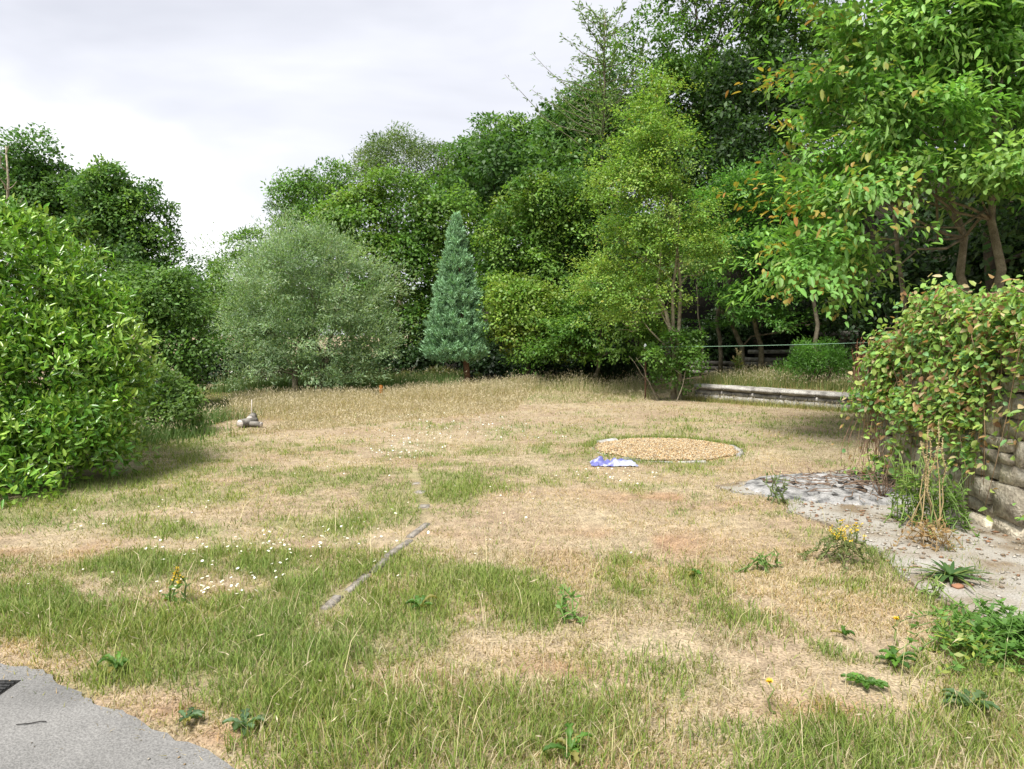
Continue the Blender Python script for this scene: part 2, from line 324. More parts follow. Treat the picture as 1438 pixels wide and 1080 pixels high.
for px, py, rx, ry, wt in greens:
    c = P(px, py); a = P(px, py - ry * .8); b = P(px, py + ry * .8); GW.append((c[0], c[1], rx * c[1] / F, max(.12, (a[1] - b[1]) / 2), wt))
def green(x, y):
    g = .35 + .60 * (vn(x, y, .9, 1) - .5) + .75 * (vn(x, y, .30, 2) - .5) + .45 * (vn(x, y, .13, 7) - .5) + .3 * (vn(x, y, 2.6, 6) - .5)
    for cx, cy_, sx, sy, wt in GW: g = g + ((.5 if cy_ < 4.6 else .78) if wt > 0 else .9) * wt * np.exp(-.5 * (((x - cx) / sx) ** 2 + ((y - cy_) / sy) ** 2) * 1.4)
    s, t = terrace(x, y)
    g = g + .25 * ss(0, .5, s) * ss(-.6, 0, t)
    return np.clip(g, 0, 1)
REDS = [(730, 945, 130, 30), (60, 770, 75, 12), (960, 700, 120, 12), (330, 1030, 60, 20), (1160, 1000, 100, 20), (900, 760, 120, 20), (680, 985, 60, 12), (600, 760, 60, 14), (250, 1000, 60, 14), (520, 960, 40, 10)]
def redm(X, Y):
    m_ = np.zeros_like(X)
    for px, py, rx, ry in REDS:
        q = P(px, py); a = P(px, py - ry); b = P(px, py + ry); m_ = np.maximum(m_, np.exp(-((X - q[0]) / (rx * q[1] / F)) ** 2 - ((Y - q[1]) / ((a[1] - b[1]) / 2)) ** 2))
    return m_
def axis(segs):
    o = [segs[0][0]]
    for a, b, st in segs:
        o += list(np.linspace(a, b, max(2, int(round((b - a) / st)) + 1))[1:])
    return np.array(o)
def build_ground():
    gx = axis([(-900, -200, 140), (-200, -60, 20), (-60, -20, 4), (-20, -8, .7), (-8, 10, .085), (10, 25, .8), (25, 60, 4), (60, 200, 20), (200, 900, 140)])
    gy = axis([(-300, -20, 40), (-20, 1.5, 2), (1.5, 10, .075), (10, 24, .14), (24, 45, 1), (45, 120, 5), (120, 300, 20), (300, 1500, 150)])
    X, Y = np.meshgrid(gx, gy); Z = H(X, Y)
    ind = inpoly(drive, X, Y) | inpoly(path, X, Y)
    Z = np.where(ind, np.minimum(Z, 0) - .03, Z)
    g = green(X, Y)
    soil = np.array([.315, .235, .16]); tan = np.array([.385, .315, .21]); grn = np.array([.16, .19, .06]); red = np.array([.31, .18, .105])
    k = vn(X, Y, .5, 8)[..., None]; c = soil * (1 - k) + tan * k
    rp_ = redm(X, Y)
    rp_ = (rp_ * ss(.3, .7, vn(X, Y, .3, 9)))[..., None]; c = c * (1 - rp_ * .7) + red * rp_ * .7
    gg = ss(.25, 1.0, g)[..., None] * .55; c = c * (1 - gg) + grn * gg
    s, t = terrace(X, Y)
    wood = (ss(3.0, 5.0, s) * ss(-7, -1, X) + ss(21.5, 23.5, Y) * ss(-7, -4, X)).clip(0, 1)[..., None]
    c = c * (1 - wood) + np.array([.022, .019, .012]) * wood          # leaf litter under the wood, darkened to paint in the canopy's shade
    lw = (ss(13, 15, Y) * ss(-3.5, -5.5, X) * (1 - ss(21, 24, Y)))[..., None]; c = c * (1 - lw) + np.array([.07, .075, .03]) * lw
    n0, n1 = X.shape; i = np.arange(n0 - 1)[:, None] * n1; j = np.arange(n1 - 1)[None]
    Q = np.stack([i + j, i + j + 1, i + n1 + j + 1, i + n1 + j], -1).reshape(-1, 4)
    m, t_, b = newmat('dry_lawn_soil'); a = t_.nodes.new('ShaderNodeAttribute'); a.attribute_name = 'Col'; tcx = t_.nodes.new('ShaderNodeTexCoord'); last = a.outputs['Color']
    for sc, lo, hi in ((9, .72, 1.25), (70, .55, 1.4)):
        nn = t_.nodes.new('ShaderNodeTexNoise'); nn.inputs['Scale'].default_value = sc; nn.inputs['Detail'].default_value = 5; t_.links.new(tcx.outputs['Object'], nn.inputs['Vector'])
        mr = t_.nodes.new('ShaderNodeMapRange'); mr.inputs[1].default_value = .3; mr.inputs[2].default_value = .7; mr.inputs[3].default_value = lo; mr.inputs[4].default_value = hi; t_.links.new(nn.outputs[0], mr.inputs[0])
        mu = t_.nodes.new('ShaderNodeMixRGB'); mu.blend_type = 'MULTIPLY'; mu.inputs[0].default_value = 1; t_.links.new(last, mu.inputs[1]); t_.links.new(mr.outputs[0], mu.inputs[2]); last = mu.outputs[0]
    t_.links.new(last, b.inputs['Base Color']); b.inputs['Roughness'].default_value = .95; b.inputs['Specular IOR Level'].default_value = .1
    bp = t_.nodes.new('ShaderNodeBump'); bp.inputs['Strength'].default_value = .7; bp.inputs['Distance'].default_value = .03; t_.links.new(nn.outputs[0], bp.inputs['Height']); t_.links.new(bp.outputs[0], b.inputs['Normal'])
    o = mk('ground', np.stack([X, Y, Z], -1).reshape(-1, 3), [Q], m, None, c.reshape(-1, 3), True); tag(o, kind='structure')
build_ground()
def slab(name, poly, z, mat, thick=.08):
    # roughened outline, top sheet and a low edge
    pts = []
    for i in range(len(poly)):
        a = np.array(poly[i]); b = np.array(poly[(i + 1) % len(poly)]); n = max(1, min(40, int(np.linalg.norm(b - a) / .05))) if np.linalg.norm(b - a) < 3 else 6
        for k in range(n):
            p = a + (b - a) * k / n; pts.append(p + (rng.normal(0, .010, 2) + .022 * (np.array([vn(p[0], p[1], .09, 1), vn(p[0], p[1], .09, 2)]) - .5) if n > 6 or np.linalg.norm(b - a) < .4 else 0))
    n = len(pts); pts = np.array(pts)
    V = np.concatenate([np.c_[pts, np.full(n, z)], np.c_[pts, np.full(n, z - thick)]])
    me = bpy.data.meshes.new(name); i = np.arange(n); side = np.stack([i, (i + 1) % n, n + (i + 1) % n, n + i], -1)
    me.from_pydata(V.tolist(), [], [list(range(n))] + side[:, ::-1].tolist()); me.materials.append(mat); me.validate()
    o = bpy.data.objects.new(name, me); COL.objects.link(o); return tag(o, kind='structure')
slab('driveway', drive, .012, M['tarmac'])
slab('path', path, .014, M['concrete'])
# ------------------------------------------------------------------ stones
def stone_mesh(name, mat, seed, rnd=.12, jit=.09):
    r = np.random.default_rng(seed); idx = {}; V = []; g = (-1, 0, 1)
    for x in g:
        for y in g:
            for z in g:
                if (x, y, z) == (0, 0, 0): continue
                k = abs(x) + abs(y) + abs(z); f = {1: 1.0, 2: 1 - rnd * .55, 3: 1 - rnd}[k]
                idx[(x, y, z)] = len(V); V.append(np.array([x, y, z]) * .5 * f + r.normal(0, jit * .5, 3) * np.array([.7, .7, .7]))
    Q = []
    for ax in range(3):
        for sg in (-1, 1):
            for a in (-1, 0):
                for b in (-1, 0):
                    def kk(u, v):
                        q = [0, 0, 0]; q[ax] = sg; q[(ax + 1) % 3] = u; q[(ax + 2) % 3] = v; return idx[tuple(q)]
                    f = [kk(a, b), kk(a + 1, b), kk(a + 1, b + 1), kk(a, b + 1)]; Q.append(f if sg > 0 else f[::-1])
    o = mk(name, np.array(V), [np.array(Q)], mat, smooth=False); me = o.data; bpy.data.objects.remove(o); return me
STONES = {k: [stone_mesh('stone', M[k], 40 + i, .035, .075) for i in range(9)] for k in ('stone', 'coping')}
SLABS = [stone_mesh('slab', M['coping'], 80 + i, .05, .025) for i in range(5)]
EDGE = [stone_mesh('edging', noise_mat('buried_edging_stone', (.17, .15, .125), (.34, .31, .27), 14, coords='Position', bump=.8), 120 + i, .05, .04) for i in range(4)]
def place(name, me, parent, loc, size, rot=(0, 0, 0)):
    o = bpy.data.objects.new(name, me); COL.objects.link(o); o.parent = parent; o.location = [float(v) for v in loc]; o.scale = [float(v) for v in size]; o.rotation_euler = rot; return o
def boxobj(name, a, b, mat, parent, loc=None, rz=0):
    a = np.array(a, float); b = np.array(b, float); V = np.array([[(a, b)[i][0], (a, b)[j][1], (a, b)[k][2]] for i in (0, 1) for j in (0, 1) for k in (0, 1)])
    Q = np.array([[0, 1, 3, 2], [4, 6, 7, 5], [0, 4, 5, 1], [2, 3, 7, 6], [0, 2, 6, 4], [1, 5, 7, 3]]); o = mk(name, V, [Q], mat, parent)
    if loc is not None: o.location = loc; o.rotation_euler = (0, 0, rz)
    return o
# bramble-covered rubble wall, running towards the camera on the right
w0 = np.array([3.98, 7.42]); w1 = np.array([4.22, 1.9]); wl = np.linalg.norm(w1 - w0); wang = math.atan2(w1[1] - w0[1], w1[0] - w0[0])
rw = thing('rubble_wall', (w0[0], w0[1], 0), 'old buff rubble stone wall smothered in brambles beside the concrete path', 'wall'); rw.rotation_euler = (0, 0, wang)
# local x runs along the wall (to the camera), local y = +: away to the right
boxobj('core', (.06, .06, -.1), (wl, .40, 1.44), M['mortar'], rw)
rs = np.random.default_rng(21); rects = []
def split(x0, x1, z0, z1):
    w_, h_ = x1 - x0, z1 - z0; big = (1 + .35 * (z0 < .3)) * rs.uniform(.7, 1.3)
    if w_ <= .33 * big and h_ <= .25 * big: rects.append((x0, x1, z0, z1)); return
    f = rs.uniform(.38, .62)
    if w_ / .33 > h_ / .25: split(x0, x0 + w_ * f, z0, z1); split(x0 + w_ * f, x1, z0, z1)
    else: split(x0, x1, z0, z0 + h_ * f); split(x0, x1, z0 + h_ * f, z1)
split(-.02, 3.9, -.05, 1.5)
for x0, x1, z0, z1 in rects:
    l, h = x1 - x0, z1 - z0; dp = rs.uniform(.16, .26); pr = rs.normal(0, .018)
    place('stone', STONES['stone'][rs.integers(9)], rw, ((x0 + x1) / 2, dp / 2 - .02 - pr, (z0 + z1) / 2), (l - .008, dp, h - .008), (rs.normal(0, .05), rs.normal(0, .09), rs.normal(0, .05)))
z = -.04
while z < 1.5:
    h = rs.uniform(.18, .27); place('stone', STONES['stone'][rs.integers(9)], rw, (.02, .30, z + h / 2), (.2, .24, h), (0, rs.normal(0, .03), rs.normal(0, .03))); z += h + .01
# low retaining wall with coping, front of the planted terrace
rt = thing('retaining_wall', (WA[0], WA[1], 0), 'low lichened stone retaining wall with long coping slabs along the planted terrace', 'wall')
tl = np.linalg.norm(WB - WA) + 1.6; ta = math.atan2(WU[1], WU[0]); rt.rotation_euler = (0, 0, ta)
sgn = 1 if (np.array([-math.sin(ta), math.cos(ta)]) @ WN) > 0 else -1
boxobj('core', (0, sgn * .05, -.1), (tl, sgn * .22, .24), M['mortar'], rt)
x = 0.
while x < tl:
    l = rs.uniform(.5, .95); place('coping_slab', SLABS[rs.integers(5)], rt, (x + l / 2, sgn * .11, .335 + rs.normal(0, .006)), (l, .36, .13), (rs.normal(0, .012), rs.normal(0, .008), rs.normal(0, .015))); x += l + .008
for zc, hh in ((.075, .16), (.205, .1)):
    x = 0.
    while x < tl:
        l = rs.uniform(.28, .55); place('stone', STONES['coping'][rs.integers(9)], rt, (x + l / 2, sgn * .10, zc), (l, .2, hh), (0, 0, rs.normal(0, .02))); x += l + .01
# half-buried line of edging stones in the lawn
ed = thing('stone_edging', (*P(545, 785)[:2], 0), 'half-buried line of grey edging stones crossing the lawn', 'edging')
epts = [P(px, py) for px, py in ((455, 858), (478, 838), (520, 806), (545, 785), (575, 757), (600, 735))]; eb = P(545, 785)
for a, b in zip(epts[:-1], epts[1:]):
    n = max(1, int(np.linalg.norm(b - a) / .42))
    for k in range(n):
        p = a + (b - a) * (k + .5) / n - eb; l = np.linalg.norm(b - a) / n
        place('stone', EDGE[rs.integers(4)], ed, (p[0], p[1], -.034 + rs.normal(0, .006)), (l * .93, .06, .09), (rs.normal(0, .04), rs.normal(0, .03), math.atan2((b - a)[1], (b - a)[0]) + rs.normal(0, .05)))
for px, py in ((590, 692), (584, 680), (595, 712), (583, 668), (582, 657)):
    p = P(px, py) - eb; place('stone', EDGE[rs.integers(4)], ed, (p[0], p[1], -.018), (.13, .11, .06), (0, 0, rs.uniform(0, 3)))
# circular gravel bed
gb = thing('gravel_bed', (BED[0], BED[1], 0), 'circular bed of golden gravel with a broken grey stone rim in the lawn', 'gravel bed')
th = -.1
while th < 2 * math.pi - .25:
    da = rs.uniform(.26, .42); front = math.sin(th + da / 2) < .1
    if (front and rs.random() < .85) or rs.random() < .22:
        c = (math.cos(th + da / 2), math.sin(th + da / 2)); l = 2 * BEDR * math.sin(da / 2)
        place('rim_stone', SLABS[rs.integers(5)], gb, (c[0] * (BEDR + .03), c[1] * (BEDR + .03), -.022 + rs.normal(0, .01)), (l * .9, .07, .10), (rs.normal(0, .05), rs.normal(0, .04), th + da / 2 + math.pi / 2))
    th += da
p = P(853, 622) - BED; place('rim_stone', SLABS[1], gb, (p[0], p[1], .02), (.34, .11, .06), (.06, -.05, .5))
n = 13000; an = rng.random(n) * 6.2832; rr_ = np.sqrt(rng.random(n)) * (BEDR - .03 + .06 * np.sin(3 * an + 1) * np.sin(5 * an) + .02 * rng.normal(size=n))
cen = np.stack([rr_ * np.cos(an), rr_ * np.sin(an), .022 + .012 * (1 - (rr_ / BEDR) ** 2) + rng.random(n) * .012], 1); sz = rng.uniform(.007, .017, n)
octv = np.array([[1, 0, 0], [-1, 0, 0], [0, 1, 0], [0, -1, 0], [0, 0, 1], [0, 0, -1]], float); octf = np.array([[0, 2, 4], [2, 1, 4], [1, 3, 4], [3, 0, 4], [2, 0, 5], [1, 2, 5], [3, 1, 5], [0, 3, 5]])
ro = rng.random(n) * 6.28; cr, sr = np.cos(ro), np.sin(ro); ov = octv[None] * np.stack([sz * rng.uniform(.8, 1.4, n), sz, sz * .7], 1)[:, None]
V = cen[:, None] + np.stack([ov[..., 0] * cr[:, None] - ov[..., 1] * sr[:, None], ov[..., 0] * sr[:, None] + ov[..., 1] * cr[:, None], ov[..., 2]], -1)
gp = np.array([[.40, .27, .13], [.47, .35, .20], [.33, .215, .10], [.50, .43, .30], [.26, .20, .13], [.42, .33, .22]])[rng.integers(0, 6, n)] * rng.uniform(.7, 1.2, (n, 1))
tag(mk('gravel', V.reshape(-1, 3), [(np.arange(n)[:, None, None] * 6 + octf).reshape(-1, 3)], M['pebble'], gb, np.repeat(gp, 6, 0)), kind='stuff')
k = 40; a_ = np.arange(k) / k * 6.2832; V = np.concatenate([[[0, 0, .022]], np.stack([np.cos(a_) * (BEDR - .01), np.sin(a_) * (BEDR - .01), np.full(k, .012)], 1)])
mk('bedding', V, [np.stack([np.zeros(k, int), np.arange(k) + 1, (np.arange(k) + 1) % k + 1], 1)], noise_mat('gravel_fines', (.30, .2, .1), (.45, .33, .18), 60), gb)
# ------------------------------------------------------------------ trees and shrubs
G_MID = [(0.107, 0.222, 0.04), (0.139, 0.258, 0.046), (0.088, 0.186, 0.036), (0.164, 0.288, 0.051)]
G_DARK = [(0.078, 0.169, 0.039), (0.104, 0.208, 0.046), (0.065, 0.143, 0.034)]
G_LIME = [(0.189, 0.326, 0.053), (0.231, 0.367, 0.063), (0.158, 0.284, 0.047), (0.273, 0.378, 0.074)]
G_WILLOW = [(r_ * .93, g_ * 1.06, b_ * 1.12) for r_, g_, b_ in [(0.253, 0.322, 0.161), (0.31, 0.38, 0.196), (0.207, 0.276, 0.127), (0.356, 0.414, 0.23)]]
G_OLIVE = [(0.176, 0.275, 0.046), (0.22, 0.308, 0.055), (0.132, 0.22, 0.041), (0.264, 0.33, 0.061)]
def bp(px, d): return ((px - 719) / F * d, d, 0)
# laurel
LB = np.array([-5.9, 8.3, 0.])
def laurel_tip(pos, k, tt, r): return ss(.75, 1.2, tt) * (r.random(len(pos)) < .4) * .7, np.array([.30, .42, .06])
tree('laurel_shrub', 'huge glossy bright green laurel shrub reaching down to the lawn', 'shrub', LB,
     lobes_px([(-5, 402, 116, 108), (70, 460, 86, 100), (115, 515, 76, 92), (45, 560, 120, 100, -.4), (140, 585, 56, 62, -.2), (-80, 370, 116, 105), (-70, 560, 140, 120, -.5), (160, 505, 30, 50), (150, 632, 40, 34, -.1), (95, 622, 80, 55, -.6), (60, 650, 80, 40, -.9), (0, 632, 86, 58, -1.0), (168, 560, 34, 60, .3), (-30, 668, 90, 40, -1.2), (20, 672, 60, 34, -1.2)], 8.3),
     45000, .082, .033, [(.14, .29, .032), (.20, .37, .05), (.09, .22, .028), (.16, .32, .038), (.11, .25, .03), (.24, .38, .07)], .09, 'dark_bark', mat='gloss', kind=1, stems=5, spread=.3, top=.35, limbs=0, clump=.21, droop=-.35, per=44, shell=.8, tipcol=laurel_tip, up=.9, jit=.25,
     singles=300, key=lambda D: np.linalg.norm(D[0] - np.array([-1.5, 0, 1.6]), axis=1))
# far left alders, dead tree
tree('alder_tree', 'tall dark green alder with a high rounded crown behind the laurel', 'tree', bp(60, 36), lobes_px([(60, 272, 54, 58), (100, 300, 56, 58), (20, 278, 48, 58), (30, 330, 70, 60), (110, 350, 60, 50), (-40, 320, 70, 80), (125, 312, 46, 46), (60, 315, 60, 50), (130, 390, 60, 40)], 36), 30000, .19, .13, G_DARK + G_MID[:1], .3, 'dark_bark', clump=.62)
tree('alder_tree', 'dark green alder sloping down to the gap of open sky', 'tree', bp(180, 34), lobes_px([(168, 283, 44, 46), (198, 315, 42, 48), (150, 330, 55, 50), (215, 350, 36, 34), (180, 370, 60, 36), (145, 300, 42, 46), (130, 350, 60, 50), (205, 400, 50, 36)], 34), 26000, .18, .12, G_DARK + G_MID[:2], .28, 'dark_bark', clump=.58)
dt = thing('dead_tree', (*bp(8, 24)[:2], 0), 'bare pale dead tree top poking up behind the laurel', 'tree'); m = MB(); b0 = np.array(bp(8, 24)); tp = at(8, 205, 24)
m.tube(curve(b0, tp, 8, 0, .06), np.linspace(.12, .02, 8))
for f in (.70, .76, .82, .86, .9, .94):
    st = b0 + (tp - b0) * f; m.tube(curve(st, st + np.array([rng.normal(0, .7), rng.normal(0, .4), rng.uniform(.3, .9)]), 5, 0, .05), np.linspace(.03, .008, 5), 4)
m.obj('trunk', M['birch'], dt, b0, col=False)
# left mid shrubs
tree('hazel_shrub', 'mid green bushy hazel between the laurel and the grey willow', 'shrub', bp(235, 15.5), lobes_px([(205, 415, 48, 36), (245, 430, 45, 45), (262, 480, 36, 45), (215, 480, 55, 60), (240, 540, 48, 45), (180, 430, 45, 40), (275, 545, 22, 28)], 15.5), 17000, .085, .055, [(.10, .20, .04), (.13, .24, .05), (.08, .17, .03)], .06, 'dark_bark', stems=4, clump=.34)
tree('elder_shrub', 'low leafy elder shrub at the right foot of the laurel', 'shrub', bp(245, 11.5), lobes_px([(225, 560, 36, 36), (250, 580, 38, 24), (230, 600, 40, 18)], 11.5), 6500, .075, .04, [(.12, .21, .045), (.09, .17, .04), (.15, .25, .06)], .03, 'dark_bark', stems=3, spread=.06, limbs=0, clump=.22)
tree('thorn_tree', 'dark small thorn tree against the sky gap', 'tree', bp(285, 40), lobes_px([(285, 385, 24, 26), (270, 420, 30, 30), (300, 430, 34, 40), (290, 480, 36, 40)], 40), 9000, .16, .1, G_DARK, .14, 'dark_bark', clump=.5)
tree('thorn_tree', 'wispy topped thorn tree beside the grey willow crown', 'tree', bp(345, 36), lobes_px([(350, 350, 22, 24), (335, 385, 30, 30), (325, 430, 36, 40), (360, 420, 40, 50), (340, 480, 50, 36), (380, 500, 40, 24)], 36), 13000, .15, .09, G_MID, .14, 'dark_bark', clump=.5)
tree('grey_willow', 'rounded silvery grey-green willow standing in rough grass', 'tree', bp(425, 18.8),
     lobes_px([(425, 395, 70, 60), (370, 440, 50, 62), (485, 425, 56, 68), (420, 475, 90, 45), (525, 445, 30, 40), (350, 490, 36, 40), (455, 362, 45, 36), (395, 372, 40, 36), (470, 490, 60, 36), (385, 515, 40, 24), (520, 490, 36, 30), (340, 450, 24, 30), (430, 522, 70, 18), (365, 530, 40, 14), (485, 526, 46, 18)], 18.8), 66000, .085, .027, G_WILLOW, .09, 'bark', stems=3, spread=.18, clump=.30, droop=-.25, per=75, up=.7, puff=False)
# backdrop row
tree('ash_tree', 'mid green ash with an airy crown above the grey willow', 'tree', bp(430, 31), lobes_px([(415, 278, 34, 34), (400, 305, 24, 20), (455, 290, 45, 42), (440, 340, 60, 40), (490, 260, 30, 30), (400, 400, 50, 40), (450, 430, 60, 50), (390, 460, 50, 40)], 31), 22000, .16, .07, G_MID, .2, clump=.6)
tree('sycamore_tree', 'broad yellow-tinged sycamore filling the gap left of the conifer', 'tree', bp(545, 27.5), lobes_px([(495, 330, 52, 40), (560, 292, 46, 44), (540, 385, 66, 50), (600, 365, 45, 48), (465, 362, 40, 34), (535, 440, 62, 36), (575, 475, 46, 30), (622, 318, 34, 36), (510, 480, 40, 30), (602, 448, 36, 40), (595, 500, 40, 34), (625, 480, 36, 50), (515, 290, 26, 24), (640, 400, 30, 40)], 27.5), 38000, .135, .105, G_MID + G_MID + G_OLIVE[:2], .24, 'dark_bark', clump=.55)
tree('white_willow', 'pale green willow top rising over the sycamore', 'tree', bp(560, 36), lobes_px([(560, 225, 46, 36), (520, 250, 34, 34), (600, 245, 36, 38), (560, 280, 60, 40)], 36), 16000, .17, .05, [(.13, .20, .06), (.16, .23, .075), (.10, .17, .05)], .25, clump=.6)
tree('oak_tree', 'dark green oak with a domed top behind the conifer', 'tree', bp(690, 33), lobes_px([(645, 235, 36, 30), (695, 205, 40, 36), (740, 225, 36, 44), (690, 265, 55, 44), (640, 300, 44, 45), (700, 330, 60, 50), (650, 400, 50, 60)], 33), 26000, .17, .1, G_DARK + G_MID, .3, 'dark_bark', clump=.65)
tree('oak_tree', 'dark oak shouldering up beside the feathery spire tree', 'tree', bp(800, 31), lobes_px([(785, 200, 36, 40), (825, 175, 44, 44), (805, 260, 55, 55), (862, 140, 36, 38), (850, 230, 50, 60), (800, 330, 60, 60)], 31), 24000, .17, .1, G_DARK + G_MID, .3, 'dark_bark', clump=.65)
tree('hawthorn_tree', 'mid green hawthorn bulging out right of the conifer', 'tree', bp(745, 25), lobes_px([(755, 295, 55, 40), (785, 345, 48, 42), (720, 350, 40, 48), (705, 410, 34, 40), (750, 390, 50, 40), (800, 290, 40, 40)], 25), 24000, .12, .08, G_MID + G_OLIVE[:1], .16, 'dark_bark', clump=.45)
tree('field_maple', 'small yellow-green maple tucked beside the conifer', 'tree', bp(745, 21.3), lobes_px([(728, 425, 36, 34), (755, 455, 42, 32), (712, 462, 26, 26), (785, 478, 34, 28), (740, 490, 30, 18)], 21.3), 14000, .10, .075, G_LIME + G_OLIVE, .08, 'dark_bark', clump=.34)
tree('hornbeam_tree', 'spreading mid green hornbeam with low layered branches left of the birch', 'tree', bp(835, 20.5), lobes_px([(830, 460, 52, 36), (865, 490, 45, 26), (800, 490, 40, 26), (850, 430, 45, 36), (890, 450, 40, 40)], 20.5), 15000, .10, .06, G_MID + G_LIME[:1], .08, clump=.46, flat=.25, puff=False, per=110, up=1.5)
# birch clump with a leafy bush at its foot
def birch_tip(pos, k, tt, r): return (r.random(len(pos)) < .05) * .8, np.array([.33, .30, .05])
tree('birch_tree', 'slender light green birch with pale twin stems by the iron post', 'tree', bp(950, 17.4), lobes_px([(918, 135, 24, 32), (900, 185, 42, 42), (935, 215, 44, 44), (875, 265, 46, 38), (940, 295, 60, 44), (885, 350, 60, 40), (960, 355, 52, 40), (852, 400, 38, 34), (915, 420, 56, 34), (1000, 370, 30, 24), (870, 450, 34, 24), (905, 250, 50, 40)], 17.4), 40000, .062, .044, [(.19, .33, .06), (.24, .38, .075), (.16, .29, .05), (.29, .41, .09)], .065, 'birch', stems=3, spread=.13, clump=.30, per=60, puff=False, limbs=12, tipcol=birch_tip, shell=.4)
tree('hazel_bush', 'rounded leafy bush wrapped round the foot of the birch stems', 'bush', bp(945, 17.0), lobes_px([(930, 532, 26, 18), (968, 510, 18, 18), (915, 505, 14, 12), (975, 540, 16, 14), (945, 480, 12, 10), (985, 480, 10, 10)], 17.0), 3800, .075, .05, [(.09, .19, .03), (.12, .23, .04), (.07, .15, .025)], .02, stems=4, clump=.2)
# feathery spire
sp = thing('feathery_tree', (*bp(835, 27)[:2], float(H(*bp(835, 27)[:2]))), 'sparse feathery tree top standing against the sky', 'tree'); m = MB(); b0 = np.array([*bp(835, 27)[:2], float(H(*bp(835, 27)[:2]))]); tp = at(850, 18, 27); m.tube(curve(b0, tp, 12, 0, .1), np.linspace(.16, .012, 12)); LP, LD = [], []
for q in range(64):
    f = rng.uniform(.60, .99); st = b0 + (tp - b0) * f; ang = rng.uniform(0, 6.28); ln = (1.1 - f) * 7.5 * rng.uniform(.5, 1.1) + .35; en = st + np.array([math.cos(ang) * ln, math.sin(ang) * ln * .8, ln * rng.uniform(.35, .8)]); c = curve(st, en, 7, -.06 * ln, .03); m.tube(c, np.linspace(.022, .006, 7), 4)
    for i in range(1, 7):
        for _ in range(9): LP.append(c[i] + rng.normal(0, .05, 3) + (c[i - 1] - c[i]) * rng.random()); LD.append(norm(rng.normal(0, .6, 3) + np.array([math.cos(ang), math.sin(ang), .3])))
m.obj('trunk', M['bark'], sp, b0, col=False); LP = np.array(LP); LD = np.array(LD); n = len(LP)
foliage(sp, b0, (LP, LD, norm(rng.normal(0, .5, (n, 3)) + [0, 0, 1]), rng.uniform(.12, .22, n), rng.uniform(.045, .07, n), np.array([.16, .25, .09]) * rng.uniform(.7, 1.3, (n, 1))), M['leaf'])
# right hand wood
tree('ash_tree', 'towering mid green ash rising out of the picture behind the birch', 'tree', bp(1030, 25), lobes_px([(945, 70, 50, 50), (1000, 20, 66, 50), (1060, 80, 66, 50), (965, 145, 55, 50), (1040, 165, 66, 50), (1110, 40, 60, 60), (1130, -30, 80, 60), (1000, -60, 80, 60), (1110, 170, 60, 60), (1000, 230, 60, 50), (1080, 250, 60, 50), (930, 15, 34, 40), (905, 60, 24, 30), (960, -45, 60, 50), (1060, -20, 70, 50), (1150, 90, 60, 60)], 25), 44000, .145, .08, G_MID + [(.07, .15, .03)], .26, 'bark', clump=.5)
tree('beech_tree', 'dark green layered young beech on the wooded bank behind the terrace', 'tree', bp(1065, 19.5), lobes_px([(1040, 285, 52, 36), (1085, 320, 50, 40), (1020, 345, 45, 34), (1060, 390, 60, 30), (1110, 425, 56, 26), (1140, 370, 46, 40), (1010, 430, 40, 24), (1070, 455, 46, 18), (1150, 300, 44, 44), (1180, 440, 40, 24)], 19.5), 26000, .10, .06, [(.10, .24, .045), (.14, .30, .06), (.085, .20, .04)], .09, 'bark', stems=2, spread=.3, clump=.50, flat=.22, puff=False, per=120, up=1.6)
def cherry_tip(pos, k, tt, r):
    left = ss(5.9, 4.0, pos[:, 0]); f = ss(.5, 1.05, tt) * left * (r.random(len(pos)) < .75) * (vn(k * 1.7, k * .3, 1., 4) > .56)
    a = np.array([.42, .30, .05]); b = np.array([.50, .17, .05]); u = (r.random(len(pos)) ** 2)[:, None]
    return f * .8, a * (1 - u) + b * u
tree('cherry_tree', 'large leaved wild cherry with orange tinted branch tips overhanging the rubble wall', 'tree', bp(1395, 10.6),
     lobes_px([(1125, 215, 40, 26, .2), (1180, 150, 62, 40), (1235, 80, 70, 45), (1300, 25, 76, 50), (1390, 60, 70, 50), (1195, 240, 62, 34, -.3), (1285, 175, 76, 48, -.5), (1375, 165, 70, 48, .4), (1155, 310, 46, 26), (1230, 275, 62, 24, -.4), (1330, 245, 66, 24, -.6), (1425, 250, 50, 30, -.8), (1145, 375, 38, 28, .3), (1195, 350, 36, 26), (1170, 415, 26, 18, .2), (1250, -50, 110, 50), (1400, -60, 100, 60), (1480, 120, 70, 60), (1480, 0, 80, 70), (1225, 205, 60, 40, .8), (1330, 110, 70, 50, .8)], 10.2),
     37000, .105, .054, [(.155, .32, .065), (.20, .39, .085), (.12, .26, .05), (.25, .42, .11)], .10, 'bark', stems=2, spread=.22, tmin=5, kind=1, clump=.46, droop=.45, per=85, puff=False, flat=.25, up=1.5, tipcol=cherry_tip, limbs=16,
     singles=300, key=lambda D: np.linalg.norm(D[0] - np.array([2.0, 2.0, 2.6]), axis=1))
